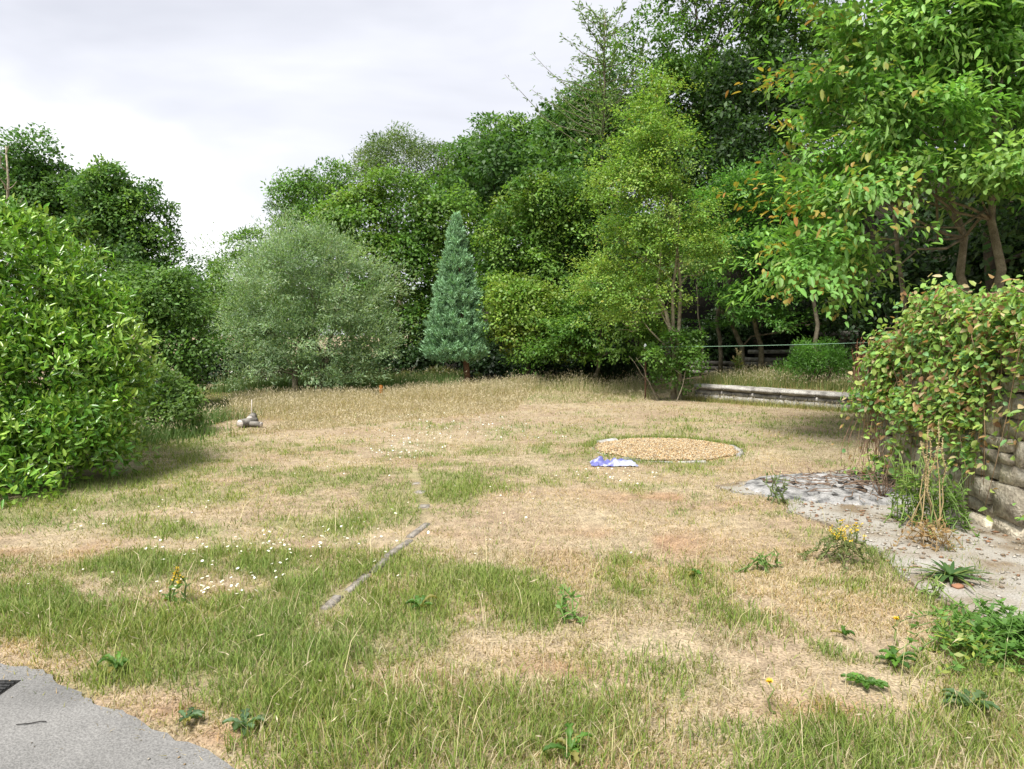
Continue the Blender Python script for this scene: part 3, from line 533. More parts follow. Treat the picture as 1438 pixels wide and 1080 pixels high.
for px0, py0, px1, py1, d, rad, lab in ((1283, 445, 1252, 300, 12.5, .05, 'thin leaning grey sapling trunk under the cherry branches'), (1153, 478, 1138, 440, 18, .07, 'short pale sapling trunk leaning behind the juniper'), (1011, 512, 1005, 440, 21.5, .07, 'straight bare sapling trunk behind the log barrier'), (986, 512, 978, 460, 21, .03, 'thin crooked sapling stem near the birch')):
    a = at(px0, py0, d); b = at(px1, py1 - 60, d + .2); a[2] = float(H(a[0], a[1])); st = thing('sapling', a, lab, 'sapling'); m = MB(); m.tube(curve(a - [0, 0, .1], b, 7, 0, .04), np.linspace(rad, rad * .6, 7)); m.obj('trunk', M['bark'], st, a, col=False)
    n = 700; lc = b + np.array([0, 0, .3]); data = crown_leaves([(lc, np.array([.9, .8, .5]))], n, .1, .055, G_MID, rng, clump=.3); foliage(st, a, data, M['leaf'])
    m2 = MB(); m2.tube(curve(b, lc + [0, 0, .3], 4), np.linspace(rad * .6, .01, 4)); m2.obj('leader', M['bark'], st, a, col=False)
# the wood behind: many alike
rw2 = np.random.default_rng(55); spots = []
for tries in range(4000):
    x, y = rw2.uniform(-3, 27), rw2.uniform(13, 44); s_, t_ = terrace(x, y)
    if s_ < 6.2 or (x < 1 and y < 35) or (y < 23 and x < 8): continue
    if all((x - a) ** 2 + (y - b) ** 2 > 3.6 ** 2 for a, b in spots) and abs(x) < y * .95 + 3: spots.append((x, y))
    if len(spots) >= 26: break
spots += [(2.4, 26.5), (5.6, 24.8), (-.6, 29.5), (8.2, 22.6), (11.5, 9.5), (14, 13.0), (12.2, 16.2), (9.6, 13.6)]
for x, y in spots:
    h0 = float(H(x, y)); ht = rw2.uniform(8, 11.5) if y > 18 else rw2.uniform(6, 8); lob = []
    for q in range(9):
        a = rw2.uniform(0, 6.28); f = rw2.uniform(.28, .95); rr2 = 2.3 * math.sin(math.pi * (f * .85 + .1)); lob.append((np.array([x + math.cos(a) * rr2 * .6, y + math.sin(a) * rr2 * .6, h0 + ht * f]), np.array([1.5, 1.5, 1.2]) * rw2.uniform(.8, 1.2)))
    tree('woodland_tree', 'dark green woodland tree crowding the shaded slope behind the garden', 'tree', (x, y, 0), lob, 8000 if y < 25 else 4200, .15 if y < 25 else .21, .10 if y < 25 else .14, [(.035, .075, .02), (.05, .10, .026), (.028, .06, .018)] if y < 25 and x > 8 else G_DARK, .16, 'dark_bark', group='woodland trees on the slope', clump=.6, limbs=5)  # nearer trees on the right: deep shade put into the darker leaf colours
# belt of trees beyond the far field
for i, (px, d) in enumerate(((215, 75), (262, 82), (310, 78), (365, 80), (430, 78), (500, 80), (570, 76), (640, 80))):
    x = (px - 719) / F * d; lob = [(np.array([x + rw2.normal(0, 2), d + rw2.normal(0, 1.5), rw2.uniform(1.8, 5.6)]), np.array([2.6, 2.6, 1.9])) for q in range(7)]
    tree('hedgerow_tree', 'distant dark hedgerow tree across the pale dry field', 'tree', (x, d, 0), lob, 3500, .4, .26, G_DARK + G_MID[:1], .25, 'dark_bark', group='hedgerow trees beyond the field', clump=1.0, limbs=4)
# conifer
cb = np.array([*P(657, 547)[:2], 0.]); cb = np.array([(657 - 719) / F * 21.0, 21.0, 0.]); cb[2] = float(H(cb[0], cb[1])); ct = thing('conifer_tree', cb, 'narrow conical blue-green conifer standing alone at the back of the lawn', 'tree')
zt = at(641, 303, 21)[2]; z0 = cb[2] + .85; m = MB(); m.tube(curve(cb - [0, 0, .1], [at(641, 303, 21)[0], 21, zt - .25], 8), np.linspace(.11, .012, 8), 8); m.obj('trunk', M['red_bark'], ct, cb, col=False)
rc = np.random.default_rng(9); PP, DD, NN, LL, WW, CC = [], [], [], [], [], []
for q in range(1500):
    f = 1 - math.sqrt(rc.random()) if rc.random() < .25 else rc.random() ** 1.35; zz = z0 + (zt - z0) * f; rad = (1.0 * (1 - f) ** .86 * (1 - .35 * math.exp(-f * 22)) + .015) * rc.uniform(.78, 1.12) * (1 + .08 * math.sin(f * 31)); a = rc.uniform(0, 6.28)
    ax = at(639 + 2 * f, 303, 21)[0]; rr3 = rad * (1 if rc.random() < .62 else rc.uniform(.35, .95)); o = np.array([math.cos(a), math.sin(a), 0])
    c = np.array([ax, 21, zz]) + o * rr3; ax_d = norm(o * .8 + np.array([0, 0, .9])); n = 36
    dd = norm(ax_d + rc.normal(0, .38, (n, 3))); PP.append(c - ax_d * .10 + rc.normal(0, .03, (n, 3)) + ax_d * rc.random((n, 1)) * .12); DD.append(dd); NN.append(norm(rc.normal(0, .6, (n, 3)) + o + [0, 0, .5])); LL.append(rc.uniform(.08, .15, n)); WW.append(rc.uniform(.022, .036, n))
    CC.append(np.array([.265, .45, .25]) * rc.uniform(.8, 1.2) * rc.uniform(.8, 1.2, (n, 1)))
foliage(ct, cb, tuple(np.concatenate(a) for a in (PP, DD, NN, LL, WW, CC)), M['needle'])
# undergrowth closing the foot of the wood, its leaves darkened to paint in deep shade
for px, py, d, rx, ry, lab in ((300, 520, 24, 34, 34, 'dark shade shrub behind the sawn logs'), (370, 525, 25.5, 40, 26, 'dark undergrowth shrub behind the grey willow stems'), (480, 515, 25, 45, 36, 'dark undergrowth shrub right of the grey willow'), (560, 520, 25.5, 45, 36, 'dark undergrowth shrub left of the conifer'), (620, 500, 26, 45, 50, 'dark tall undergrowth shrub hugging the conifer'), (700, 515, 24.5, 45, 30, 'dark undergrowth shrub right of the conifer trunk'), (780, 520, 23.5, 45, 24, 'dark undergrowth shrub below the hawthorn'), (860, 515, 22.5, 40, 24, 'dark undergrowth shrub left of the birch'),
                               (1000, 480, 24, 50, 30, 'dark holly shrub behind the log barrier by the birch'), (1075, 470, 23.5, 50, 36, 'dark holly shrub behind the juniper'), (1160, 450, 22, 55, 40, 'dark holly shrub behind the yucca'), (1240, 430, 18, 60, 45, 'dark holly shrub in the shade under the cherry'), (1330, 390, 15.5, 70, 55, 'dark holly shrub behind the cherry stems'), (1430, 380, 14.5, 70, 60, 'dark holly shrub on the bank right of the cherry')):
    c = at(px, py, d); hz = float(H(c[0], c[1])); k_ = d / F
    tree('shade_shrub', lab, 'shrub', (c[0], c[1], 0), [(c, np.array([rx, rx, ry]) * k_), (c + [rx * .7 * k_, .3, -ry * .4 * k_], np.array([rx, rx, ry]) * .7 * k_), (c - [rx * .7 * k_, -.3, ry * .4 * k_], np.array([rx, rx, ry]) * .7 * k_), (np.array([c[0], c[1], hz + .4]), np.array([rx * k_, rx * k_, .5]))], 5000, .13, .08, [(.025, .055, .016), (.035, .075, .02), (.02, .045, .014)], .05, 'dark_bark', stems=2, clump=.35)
# low mounds and terrace planting
tree('bracken_mound', 'brownish green mound of bracken in the shade beside the conifer trunk', 'bracken', bp(605, 23), lobes_px([(580, 548, 34, 14), (615, 540, 30, 18), (640, 538, 26, 18), (550, 555, 30, 10), (520, 556, 30, 10)], 23), 6000, .14, .05, [(.07, .09, .02), (.11, .10, .03), (.05, .08, .02)], .02, 'dark_bark', stems=3, clump=.25)
tree('juniper_shrub', 'rounded bright green feathery juniper on the terrace', 'shrub', bp(1145, 16.4), lobes_px([(1145, 503, 34, 20), (1120, 520, 30, 16), (1165, 515, 34, 20), (1140, 525, 40, 14)], 16.4), 9000, .075, .016, [(.075, .19, .025), (.10, .24, .03), (.05, .13, .02)], .03, 'dark_bark', stems=3, clump=.16, droop=-.1, per=36)
def spray(name, label, cat, base, nb, h, wd, pal, spreadv=.7, mat='grass', group=None, bend=.4, seed=1, zs=1.):
    r = np.random.default_rng(seed); base = np.asarray(base, float); base[2] = float(H(base[0], base[1])) if base[2] == 0 else base[2]; root = thing(name, base, label, cat, group)
    for q in range(nb):
        m = MB(); a = r.uniform(0, 6.28); l = h * r.uniform(.6, 1.1); sp_ = spreadv * r.uniform(.3, 1); t = np.linspace(0, 1, 6); o = np.array([math.cos(a), math.sin(a), 0]); sd_ = np.array([-math.sin(a), math.cos(a), 0])
        c = o * (sp_ * l * t + .0)[:, None] + np.array([0, 0, zs]) * (l * t * (1 - bend * sp_ * t))[:, None]; ww = wd * np.array([.6, .9, 1, .85, .55, .06]) * .5
        V = np.stack([c + sd_ * ww[:, None], c + np.array([0, 0, -.15]) * ww[:, None], c - sd_ * ww[:, None]], 1).reshape(-1, 3); i = np.arange(5)[:, None] * 3
        Q = np.concatenate([np.concatenate([i, i + 1, i + 4, i + 3], 1), np.concatenate([i + 1, i + 2, i + 5, i + 4], 1)]); cc = np.array(pal[r.integers(len(pal))]) * r.uniform(.8, 1.2)
        mk('leaf', V, [Q], M[mat], root, np.tile(cc, (18, 1)), True)
    return root
spray('yucca_plant', 'spiky dark blue-green yucca on the terrace behind the bramble', 'plant', at(1218, 512, 16.2) * [1, 1, 0], 34, .95, .045, [(.05, .10, .06), (.07, .13, .07)], .75, seed=4)
def stalk_plant(name, label, cat, base, stems, h, pal_stem, leafpal=None, head=None, headn=0, leafL=.1, seed=0, group=None, spreadv=.15, headsize=.02, headspan=.3, srad=1.):
    r = np.random.default_rng(seed); base = np.asarray(base, float); base[2] = float(H(base[0], base[1])); root = thing(name, base, label, cat, group); D = [[], [], [], [], [], []]; Hd = [[], [], [], [], [], []]
    for q in range(stems):
        a = r.uniform(0, 6.28); l = h * r.uniform(.65, 1.05); e = base + np.array([math.cos(a) * spreadv * l * r.random(), math.sin(a) * spreadv * l * r.random(), l]); b = base + np.append(r.normal(0, .03 * stems ** .5, 2), -.02); c = curve(b, e, 7, 0, .012, r)
        m = MB(); m.tube(c, np.linspace(.006, .0025, 7) * (1 + h) * srad, 5, np.array(pal_stem) * r.uniform(.85, 1.15)); m.obj('stem', M['stalk'], root, base)
        def put(S, n, t0, t1, L, pal, up):
            t = r.uniform(t0, t1, n) * 6; i = np.minimum(t.astype(int), 5); p = c[i] + (c[i + 1] - c[i]) * (t - i)[:, None]; dd = r.normal(size=(n, 3)); dd[:, 2] = np.abs(dd[:, 2]) * .4 + up
            for s_, v in zip(S, (p, norm(dd), norm(r.normal(0, .5, (n, 3)) + [0, 0, 1]), L * r.uniform(.6, 1.2, n), L * .4 * r.uniform(.7, 1.2, n), np.asarray(pal)[r.integers(0, len(pal), n)] * r.uniform(.8, 1.2, (n, 1)))): s_.append(v)
        if leafpal: put(D, int((14 + 26 * (srad < .5)) * l / .4) + 4, .02, .85, leafL, leafpal, .1)
        if head: put(Hd, headn, 1 - headspan, 1, headsize, head, .5)
    if D[0]: foliage(root, base, tuple(np.concatenate(a) for a in D), M['leaf'], 0, 'leaves')
    if Hd[0]: foliage(root, base, tuple(np.concatenate(a) for a in Hd), M['petal'], 0, 'flowers')
    return root
YEL = [(.70, .48, .03), (.78, .56, .05), (.6, .4, .03)]; STRAW = [(.50, .40, .22), (.58, .48, .29)]; DOCK = [(.28, .13, .07), (.36, .2, .12)]; WG = [(.10, .19, .04), (.14, .24, .05)]
stalk_plant('ragwort_plant', 'single yellow flowering ragwort in the lawn among white daisies', 'plant', P(246, 848), 3, .24, (.12, .2, .05), WG, YEL, 40, .06, 3, headsize=.022)
stalk_plant('ragwort_plant', 'bushy clump of small yellow flowers at the edge of the concrete path', 'plant', P(1183, 792), 24, .30, (.16, .2, .06), [(.13, .18, .06), (.18, .22, .08)], YEL, 16, .035, 5, srad=.45, spreadv=.75, headsize=.018, headspan=.15)
stalk_plant('seeding_dock', 'tall straw coloured seed spikes growing against the rubble wall', 'plant', P(1306, 745), 7, 1.0, (.45, .35, .18), None, STRAW, 130, .1, 6, spreadv=.14, headsize=.018, headspan=.55, srad=.5)
stalk_plant('wall_weed', 'leafy green willowherb at the foot of the rubble wall', 'plant', P(1285, 735), 26, .62, (.18, .26, .07), [(.13, .25, .05), (.18, .30, .06), (.24, .33, .08)], None, 0, .065, 7, spreadv=.55, srad=.6)
stalk_plant('wall_weed', 'leafy weed thicket under the trailing brambles by the seed spikes', 'plant', P(1335, 742), 20, .5, (.16, .24, .07), [(.12, .23, .05), (.17, .29, .06)], None, 0, .06, 17, spreadv=.6, srad=.6)
stalk_plant('dead_weed', 'withered orange-brown weed clump on the path below the wall', 'plant', P(1308, 770), 22, .26, (.34, .24, .12), [(.38, .27, .13), (.32, .2, .09)], None, 0, .05, 8, spreadv=.8, srad=.5)
stalk_plant('mugwort_plant', 'small scrubby green weed beside the pale ash', 'plant', P(1085, 705), 7, .34, (.16, .2, .08), [(.13, .2, .06), (.1, .16, .05)], None, 0, .05, 9, spreadv=.7)
stalk_plant('dead_dock', 'rusty brown dead dock stems rising on the terrace', 'plant', at(1203, 520, 15.6) * [1, 1, 0], 9, 1.15, (.25, .13, .08), None, DOCK, 60, .1, 10, spreadv=.25, headsize=.05, headspan=.6)
stalk_plant('hogweed_plant', 'tall pale seeding hogweed on the terrace left of the juniper', 'plant', at(1035, 530, 18.5) * [1, 1, 0], 6, .85, (.3, .33, .14), [(.14, .22, .06), (.3, .3, .1)], STRAW, 30, .13, 11, spreadv=.3, headsize=.05, headspan=.12)
stalk_plant('green_weed', 'bright green upright weed standing alone in the dry lawn', 'plant', P(793, 868), 5, .20, (.15, .25, .06), [(.15, .29, .06), (.12, .24, .05)], None, 0, .05, 12, spreadv=.5)
stalk_plant('grass_weed', 'thin green weed tuft left of the yellow flower clump', 'plant', P(1072, 800), 9, .16, (.15, .24, .06), [(.14, .25, .06)], None, 0, .05, 13, spreadv=.7)
stalk_plant('small_green_weed', 'pale green fluffy weed on the path by the strap leaves', 'plant', P(1312, 842), 10, .15, (.2, .28, .08), [(.22, .32, .08), (.18, .28, .07)], None, 0, .03, 14, spreadv=.7)
stalk_plant('weed_bank', 'dense dark green weed bank at the path corner', 'plant', P(1415, 912), 60, .22, (.12, .22, .05), [(.09, .2, .04), (.12, .25, .05), (.15, .29, .06)], None, 0, .055, 41, spreadv=1.5, srad=.4)
stalk_plant('weed_bank', 'lush green weed spilling over the path corner toward the thistle', 'plant', P(1362, 922), 34, .17, (.12, .22, .05), [(.1, .21, .04), (.14, .28, .05), (.3, .36, .07)], None, 0, .05, 42, spreadv=1.5, srad=.4)
for i, (px, py, lab) in enumerate(((1080, 1000, 'small hawkbit with one yellow flower on a thin stem near the thistle rosettes'), (1256, 905, 'dandelion-like flower head open above the dry grass by the path edge'))):
    stalk_plant('hawkbit_plant', lab, 'plant', P(px, py), 1, .16, (.2, .25, .08), None, YEL, 34, .05, 20 + i, headsize=.021, headspan=.03)
def rosette(label, px, py, nl, l, wd, pal, seed, lift=.35, group=None):
    r = np.random.default_rng(seed); b = P(px, py); b[2] = float(H(b[0], b[1])) + .01; root = thing('leaf_rosette', b, label, 'plant', group)
    for q in range(nl):
        a = r.uniform(0, 6.28); ln = l * r.uniform(.35, 1.2); ln *= .56; o = np.array([math.cos(a), math.sin(a), 0]); sd_ = np.array([-o[1], o[0], 0]); t = np.linspace(0, 1, 9); up = lift * r.uniform(.3, 1.4)
        c = o * (ln * t)[:, None] + np.array([0, 0, 1]) * (ln * up * np.sin(t * 2.4) + .01)[:, None]; ww = wd * .75 * r.uniform(.8, 1.2) * np.array([.12, .5, .25, .9, .35, 1, .4, .6, .05]) * .5
        V = np.stack([c + sd_ * ww[:, None] + [0, 0, .012], c, c - sd_ * ww[:, None] + [0, 0, .012]], 1).reshape(-1, 3); i = np.arange(8)[:, None] * 3
        Q = np.concatenate([np.concatenate([i, i + 1, i + 4, i + 3], 1), np.concatenate([i + 1, i + 2, i + 5, i + 4], 1)]); mk('leaf', V, [Q], M['leaf'], root, np.tile((np.array(pal[r.integers(len(pal))]) if r.random() > .15 else np.array([.28, .26, .08])) * r.uniform(.7, 1.25), (27, 1)), True)
TH = [(.085, .15, .055), (.11, .18, .07), (.07, .13, .05)]; BG = [(.09, .2, .035), (.12, .25, .04), (.07, .16, .03)]
rosette('grey-green thistle rosette with toothed leaves in dry grass below the green weed bank', 1362, 998, 20, .20, .06, TH, 1)
rosette('flat green dandelion rosette on bare tan thatch', 1215, 965, 13, .17, .05, BG, 2, .15)
rosette('bright green ragwort rosette beside the pale yellow leaves', 1258, 935, 16, .17, .055, BG, 3, .4)
rosette('blue-green thistle at the driveway edge', 262, 1020, 12, .12, .035, [(.12, .2, .1), (.1, .17, .08)], 5)
rosette('green thistle rosette just off the driveway corner', 345, 1028, 14, .15, .05, [(.12, .2, .1), (.1, .18, .07)], 6)
rosette('bright green dandelion tuft close to the driveway', 165, 945, 18, .14, .045, BG, 7, .6)
rosette('dark green dock leaves in the grass of the middle lawn', 590, 858, 14, .16, .05, BG, 8, .5)
rosette('small dark rosette on dry thatch near the path', 1183, 895, 9, .11, .035, BG, 9, .3)
rosette('dark plantain rosette on straw thatch in front of the gravel bed', 975, 812, 12, .13, .04, BG, 10, .5)
rosette('coarse dark green leaves in the long front grass', 800, 1065, 16, .17, .05, BG, 11, .6)
b = P(1335, 815); sl_ = spray('strap_leaf_plant', 'uprooted dark strap-leaved plant lying on the concrete path', 'plant', (b[0], b[1], .03), 44, .22, .026, [(.05, .11, .03), (.07, .14, .04), (.14, .18, .05)], 1.5, bend=.6, seed=15, zs=.55)
# ------------------------------------------------------------------ bramble over the wall
br = thing('bramble', (w0[0], w0[1], 0), 'lime green and rusty bramble sprawling over the rubble wall', 'bramble'); rb = np.random.default_rng(31); bb = np.array([w0[0], w0[1], 0.])
wu = np.append((w1 - w0) / wl, 0); wv = np.array([wu[1], -wu[0], 0]);
if wv[0] > 0: wv = -wv           # towards the lawn
def wallp(u, v, z): return np.append(w0, 0) + wu * np.asarray(u)[..., None] + wv * np.asarray(v)[..., None] + np.array([0, 0, 1]) * np.asarray(z)[..., None]
m = MB(); cp, cdv = [], []
for q in range(230):
    u = rb.uniform(-.05, 3.4); ln = rb.uniform(.5, 1.9) * (1.25 if u < .5 else 1); z0_ = 1.18 + .30 * ss(-.15, 1.0, u) + .42 * vn(u, 0, .38, 3) + rb.uniform(-.05, .18) * (rb.random() < .5) + .04 * u
    vv = rb.uniform(-.35, .05); c0 = wallp(u, vv, z0_ - .1); dv = rb.uniform(.05, .24); drop = ln * rb.uniform(.3, 1.15)
    t = np.linspace(0, 1, 9); c = wallp(u + rb.normal(0, .3) * t, vv + (dv - vv) * ss(0, .55, t) + .05 * np.sin(t * 6), z0_ + .12 * np.sin(t * 3.1) - drop * t ** 2.2)
    if q % 2 == 0: m.tube(c, np.linspace(.006, .003, 9), 4, np.array([.25, .17, .10]) * rb.uniform(.7, 1.3))
    cp.append(c)
for q in range(85):      # long trailers reaching the path below the far half of the wall
    u = rb.uniform(-.15, 1.75) ; t = np.linspace(0, 1, 12); zl = rb.uniform(.15, .9) + .35 * max(0, u - 1.1); v0 = rb.uniform(.02, .16); c = wallp(u + rb.normal(0, .15) * t + .04 * np.sin(t * 9 + q), v0 + .10 * np.sin(t * 2.6) + .03 * np.sin(t * 8 + q), (1.25 + .2 * ss(0, 1, u)) * (1 - t) + zl * t); cp.append(c)
    if q % 3 == 0: m.tube(c, np.linspace(.005, .0025, 12), 4, np.array([.27, .2, .11]) * rb.uniform(.7, 1.2))
for q in range(26):      # arching shoots standing clear of the mound
    u = rb.uniform(-.1, 3.2); a = rb.uniform(0, 6.28); t = np.linspace(0, 1, 9); ln = rb.uniform(.3, .7); c = wallp(u + math.cos(a) * ln * t, rb.uniform(-.5, .1) + math.sin(a) * ln * t * .7, 1.5 + .05 * u + ln * (1.3 * t - 1.1 * t * t)); m.tube(c, np.linspace(.005, .0025, 9), 4, np.array([.28, .22, .10])); cp.append(c); cp.append(c[3:])
for q in range(16):      # trailing shoots at the far end of the wall
    u = rb.uniform(-.15, .2); t = np.linspace(0, 1, 12); c = wallp(u + rb.normal(0, .1) * t, rb.uniform(-.1, .2) + .08 * t + .05 * np.sin(t * 7 + q), 1.3 - t * rb.uniform(.7, 1.45)); m.tube(c, np.linspace(.006, .003, 12), 4, (.25, .15, .1)); cp.append(c)
m.obj('cane', M['stalk'], br, bb)
allc = np.concatenate(cp); n = 17000; i = rb.integers(0, len(allc), n); pos = allc[i] + rb.normal(0, .055, (n, 3))
top = rb.random(n) < .30; ut = rb.uniform(-.12, 3.5, n); vt = rb.uniform(-.8, .22, n); tp_ = wallp(ut, vt, 1.12 + .31 * ss(-.2, 1.0, ut) + .05 * ut + (.46 * vn(ut, vt, .38, 3) + .12 * vn(ut, vt, .13, 5)) * rb.random(n) ** .5 - .55 * np.clip(vt - .02, 0, 1) ** 1.0); pos = np.where(top[:, None], tp_, pos)
bare = (vn(pos[:, 1], pos[:, 2], .30, 8) > .50) & (pos[:, 2] < 1.32) & (rb.random(n) < .82); pos[bare] = tp_[bare]
uu = (pos[:, :2] - w0) @ wu[:2]; quoin = (uu > -.3) & (uu < .42) & (pos[:, 2] > .40) & (pos[:, 2] < .86) & (rb.random(n) < .9); pos[quoin] = tp_[quoin]
out_ = wv * .7 + np.array([0, 0, .7]); d = norm(rb.normal(0, .8, (n, 3)) + wv * .4 + [0, 0, -.25]); nn = norm(out_ + rb.normal(0, .4, (n, 3)))
palb = np.array([(.25, .41, .09), (.31, .47, .11), (.18, .34, .09), (.39, .48, .13), (.15, .31, .11), (.38, .24, .11), (.32, .17, .09), (.48, .39, .22)]); wgt = np.array([.2, .19, .16, .13, .11, .09, .05, .07])
dead = np.clip((1.35 - pos[:, 2]) * .5, 0, .3); pick = rb.choice(8, n, p=wgt / wgt.sum()); colr = palb[pick] * rb.uniform(.75, 1.25, (n, 1))
foliage(br, bb, (pos, d, nn, rb.uniform(.035, .085, n), rb.uniform(.026, .058, n), colr), M['leaf'], 1, 'leaves', 300, key=lambda D: np.linalg.norm(D[0] - np.array([1.5, 2.0, 2.0]), axis=1))
# ------------------------------------------------------------------ bonfire ash, debris
ab = P(1185, 688); ash = thing('bonfire_remains', (ab[0], ab[1], 0), 'grey bonfire ash heap with charred bits and dead twigs on the concrete path', 'ash heap')
k = 34; g = np.linspace(-1, 1, k); AX, AY = np.meshgrid(g * 1.05, g * .75); rad2 = np.hypot(AX / 1.05, AY / .75); AZ = .016 + .10 * np.clip(1 - rad2 ** 1.5, 0, 1) * (.5 + vn(AX + 5, AY + 5, .22, 7)) + .02 * vn(AX + 3, AY, .08, 5) * (rad2 < 1) - .03 * (rad2 > .97)
V = np.stack([AX, AY, AZ], -1).reshape(-1, 3); i = np.arange(k - 1)[:, None] * k; j = np.arange(k - 1)[None]; Q = np.stack([i + j, i + j + 1, i + k + j + 1, i + k + j], -1).reshape(-1, 4); Q = Q[(rad2.ravel()[Q] < 1.0).any(1)]
mk('ash_heap', V, [Q], M['ash'], ash, smooth=True)
chm = [stone_mesh('char', M['char'], 200 + i, .2, .15) for i in range(4)]
for q in range(70):
    a = rng.uniform(0, 6.28); r_ = rng.random() ** .6 * .9; s_ = rng.uniform(.02, .055); place('charred_lump', chm[q % 4], ash, (math.cos(a) * r_ * 1.0, math.sin(a) * r_ * .65, .045 + .07 * (1 - r_)), (s_ * rng.uniform(1, 2.2), s_, s_ * .7), (rng.normal(0, .3), rng.normal(0, .3), a * 3))
m = MB()
for q in range(170):
    a = rng.uniform(0, 6.28); r_ = rng.random() ** .6 * .85; p = np.array([math.cos(a) * r_ + .1, math.sin(a) * r_ * .6 - .12, .06 + .07 * (1 - r_) + rng.random() * .06]); th_ = rng.uniform(0, 6.28); l = rng.uniform(.08, .32); m.tube(curve(p, p + [math.cos(th_) * l, math.sin(th_) * l, rng.normal(0, .03)], 4, 0, .01), rng.uniform(.0025, .006), 4)
tag(m.obj('dead_twigs', M['twig'], ash, col=False), kind='stuff')
bs = thing('burnt_branch', (*P(1240, 705)[:2], 0), 'spindly dead branch sticking up from the ash at the wall end', 'branch'); b0 = P(1240, 705); m = MB()
for q in range(12): m.tube(curve(b0 + [0, 0, .02], b0 + [rng.normal(0, .28), rng.normal(0, .2), rng.uniform(.2, .62)], 6, .04, .02), np.linspace(.007, .002, 6), 4)
m.obj('stem', M['twig'], bs, b0, col=False)
# ------------------------------------------------------------------ small things
pb = P(861, 654); V = []; k = 26; g = np.linspace(-1, 1, k)
SX, SY = np.meshgrid(g * .29, g * .15); rad2 = np.sqrt((SX / .29) ** 4 + (SY / .15) ** 4); SZ = .01 + .10 * np.clip(1 - rad2, 0, 1) ** .4 * np.abs(vn(SX + 2, SY, .075, 4) - .35) * 1.7 + .035 * np.abs(vn(SX, SY, .03, 6) - .5); SX = SX + .02 * (vn(SX, SY, .1, 1) - .5); SY = SY + .05 * (vn(SX, SY, .12, 2) - .5)
ps = mk('plastic_sheet', np.stack([SX, SY, SZ], -1).reshape(-1, 3), [np.stack([np.arange(k - 1)[:, None] * k + np.arange(k - 1)[None], np.arange(k - 1)[:, None] * k + np.arange(k - 1)[None] + 1, np.arange(1, k)[:, None] * k + np.arange(k - 1)[None] + 1, np.arange(1, k)[:, None] * k + np.arange(k - 1)[None]], -1).reshape(-1, 4)], M['sheet'], smooth=False)
ps.location = (pb[0], pb[1], .01); tag(ps, 'crumpled blue and white plastic sheet lying in front of the gravel bed', 'plastic sheet')
def log(label, px, py, r_, l, rz, tilt=0, z=None):
    b_ = P(px, py); root = thing('sawn_log', (b_[0], b_[1], r_ if z is None else z), label, 'log', None); root.rotation_euler = (tilt, 0, rz); m = MB(); m.tube(np.array([[0, y, 0] for y in np.linspace(0, l, 4)]), [r_, r_ * 1.03, r_ * .98, r_], 12); m.obj('bark', M['log_bark'], root, col=False)
    m = MB(); m.tube(np.array([[0, -.006, 0], [0, .003, 0]]), [r_ * .93, r_ * .95], 12); m.obj('cut_end', M['pale_wood'], root, col=False, smooth=False)
log('pale sawn log end lying at the edge of the rough grass', 337, 601, .075, .4, -.35, 0)
log('smaller pale sawn log propped on top of the heap', 351, 597, .07, .3, .15, .1, .10)
log('weathered sawn log lying flat behind the pale log ends', 367, 600, .05, .45, 1.3)
st = thing('white_stick', P(353, 592), 'thin white stick standing upright behind the sawn logs', 'stick'); m = MB(); m.tube(curve([0, 0, -.05], [.02, 0, .42], 4), .009, 6); m.obj('stick', M['pale_wood'], st, col=False)
mk_b = at(535, 560, 18.6) * [1, 1, 0]; mk_b[2] = float(H(mk_b[0], mk_b[1])); zt_ = at(535, 545, 18.6)[2]; mkr = thing('marker_stake', mk_b, 'slim stake with an orange cap in the long grass under the trees', 'stake'); m = MB(); m.tube([[0, 0, -.1], [0, 0, (zt_ - mk_b[2]) * .5], [0, 0, zt_ - mk_b[2] - .14]], .022, 8); m.obj('stake', M['pale_wood'], mkr, col=False)
m = MB(); m.tube([[0, 0, zt_ - mk_b[2] - .15], [0, 0, zt_ - mk_b[2] - .13], [0, 0, zt_ - mk_b[2] + .06], [0, 0, zt_ - mk_b[2] + .08]], [.03, .048, .048, .03], 10); m.obj('cap', M['orange'], mkr, col=False)
pb_ = np.array([(907 - 719) / F * 17.2, 17.2, 0.]); pb_[2] = float(H(pb_[0], pb_[1])); ptz = at(905, 484, 17.2)[2]; fp = thing('fence_post', pb_, 'rusty thin iron fence post with a pale insulator on top beside the birch', 'post'); m = MB(); m.tube([[0, 0, -.2], [0, 0, .5], [-.02, 0, ptz - pb_[2]]], .021, 6); m.obj('post', M['rust'], fp, col=False)
m = MB(); m.tube([[-.02, 0, ptz - pb_[2] - .10], [-.02, 0, ptz - pb_[2] - .02], [-.02, 0, ptz - pb_[2] + .02]], [.034, .036, .02], 8); m.obj('insulator', M['white'], fp, col=False)
fq = at(1300, 478, 15.2); fb = np.array([fq[0], fq[1], float(H(fq[0], fq[1]))]); f2 = thing('fence_post', fb, 'iron fence post holding the twine hidden beyond the rubble wall', 'post'); m = MB(); m.tube([[0, 0, -.2], [0, 0, (fq - fb)[2] * .5], [0, 0, (fq - fb)[2] + .05]], .02, 6); m.obj('post', M['rust'], f2, col=False)
fa = np.array([pb_[0] - .02, pb_[1], ptz - .06]); m = MB(); m.tube(curve(fa, fq, 16, -.03), .006, 5); tw = m.obj('twine', M['twine'], None, None, col=False); tag(tw, 'green twine stretched taut between the iron posts above the terrace', 'twine')
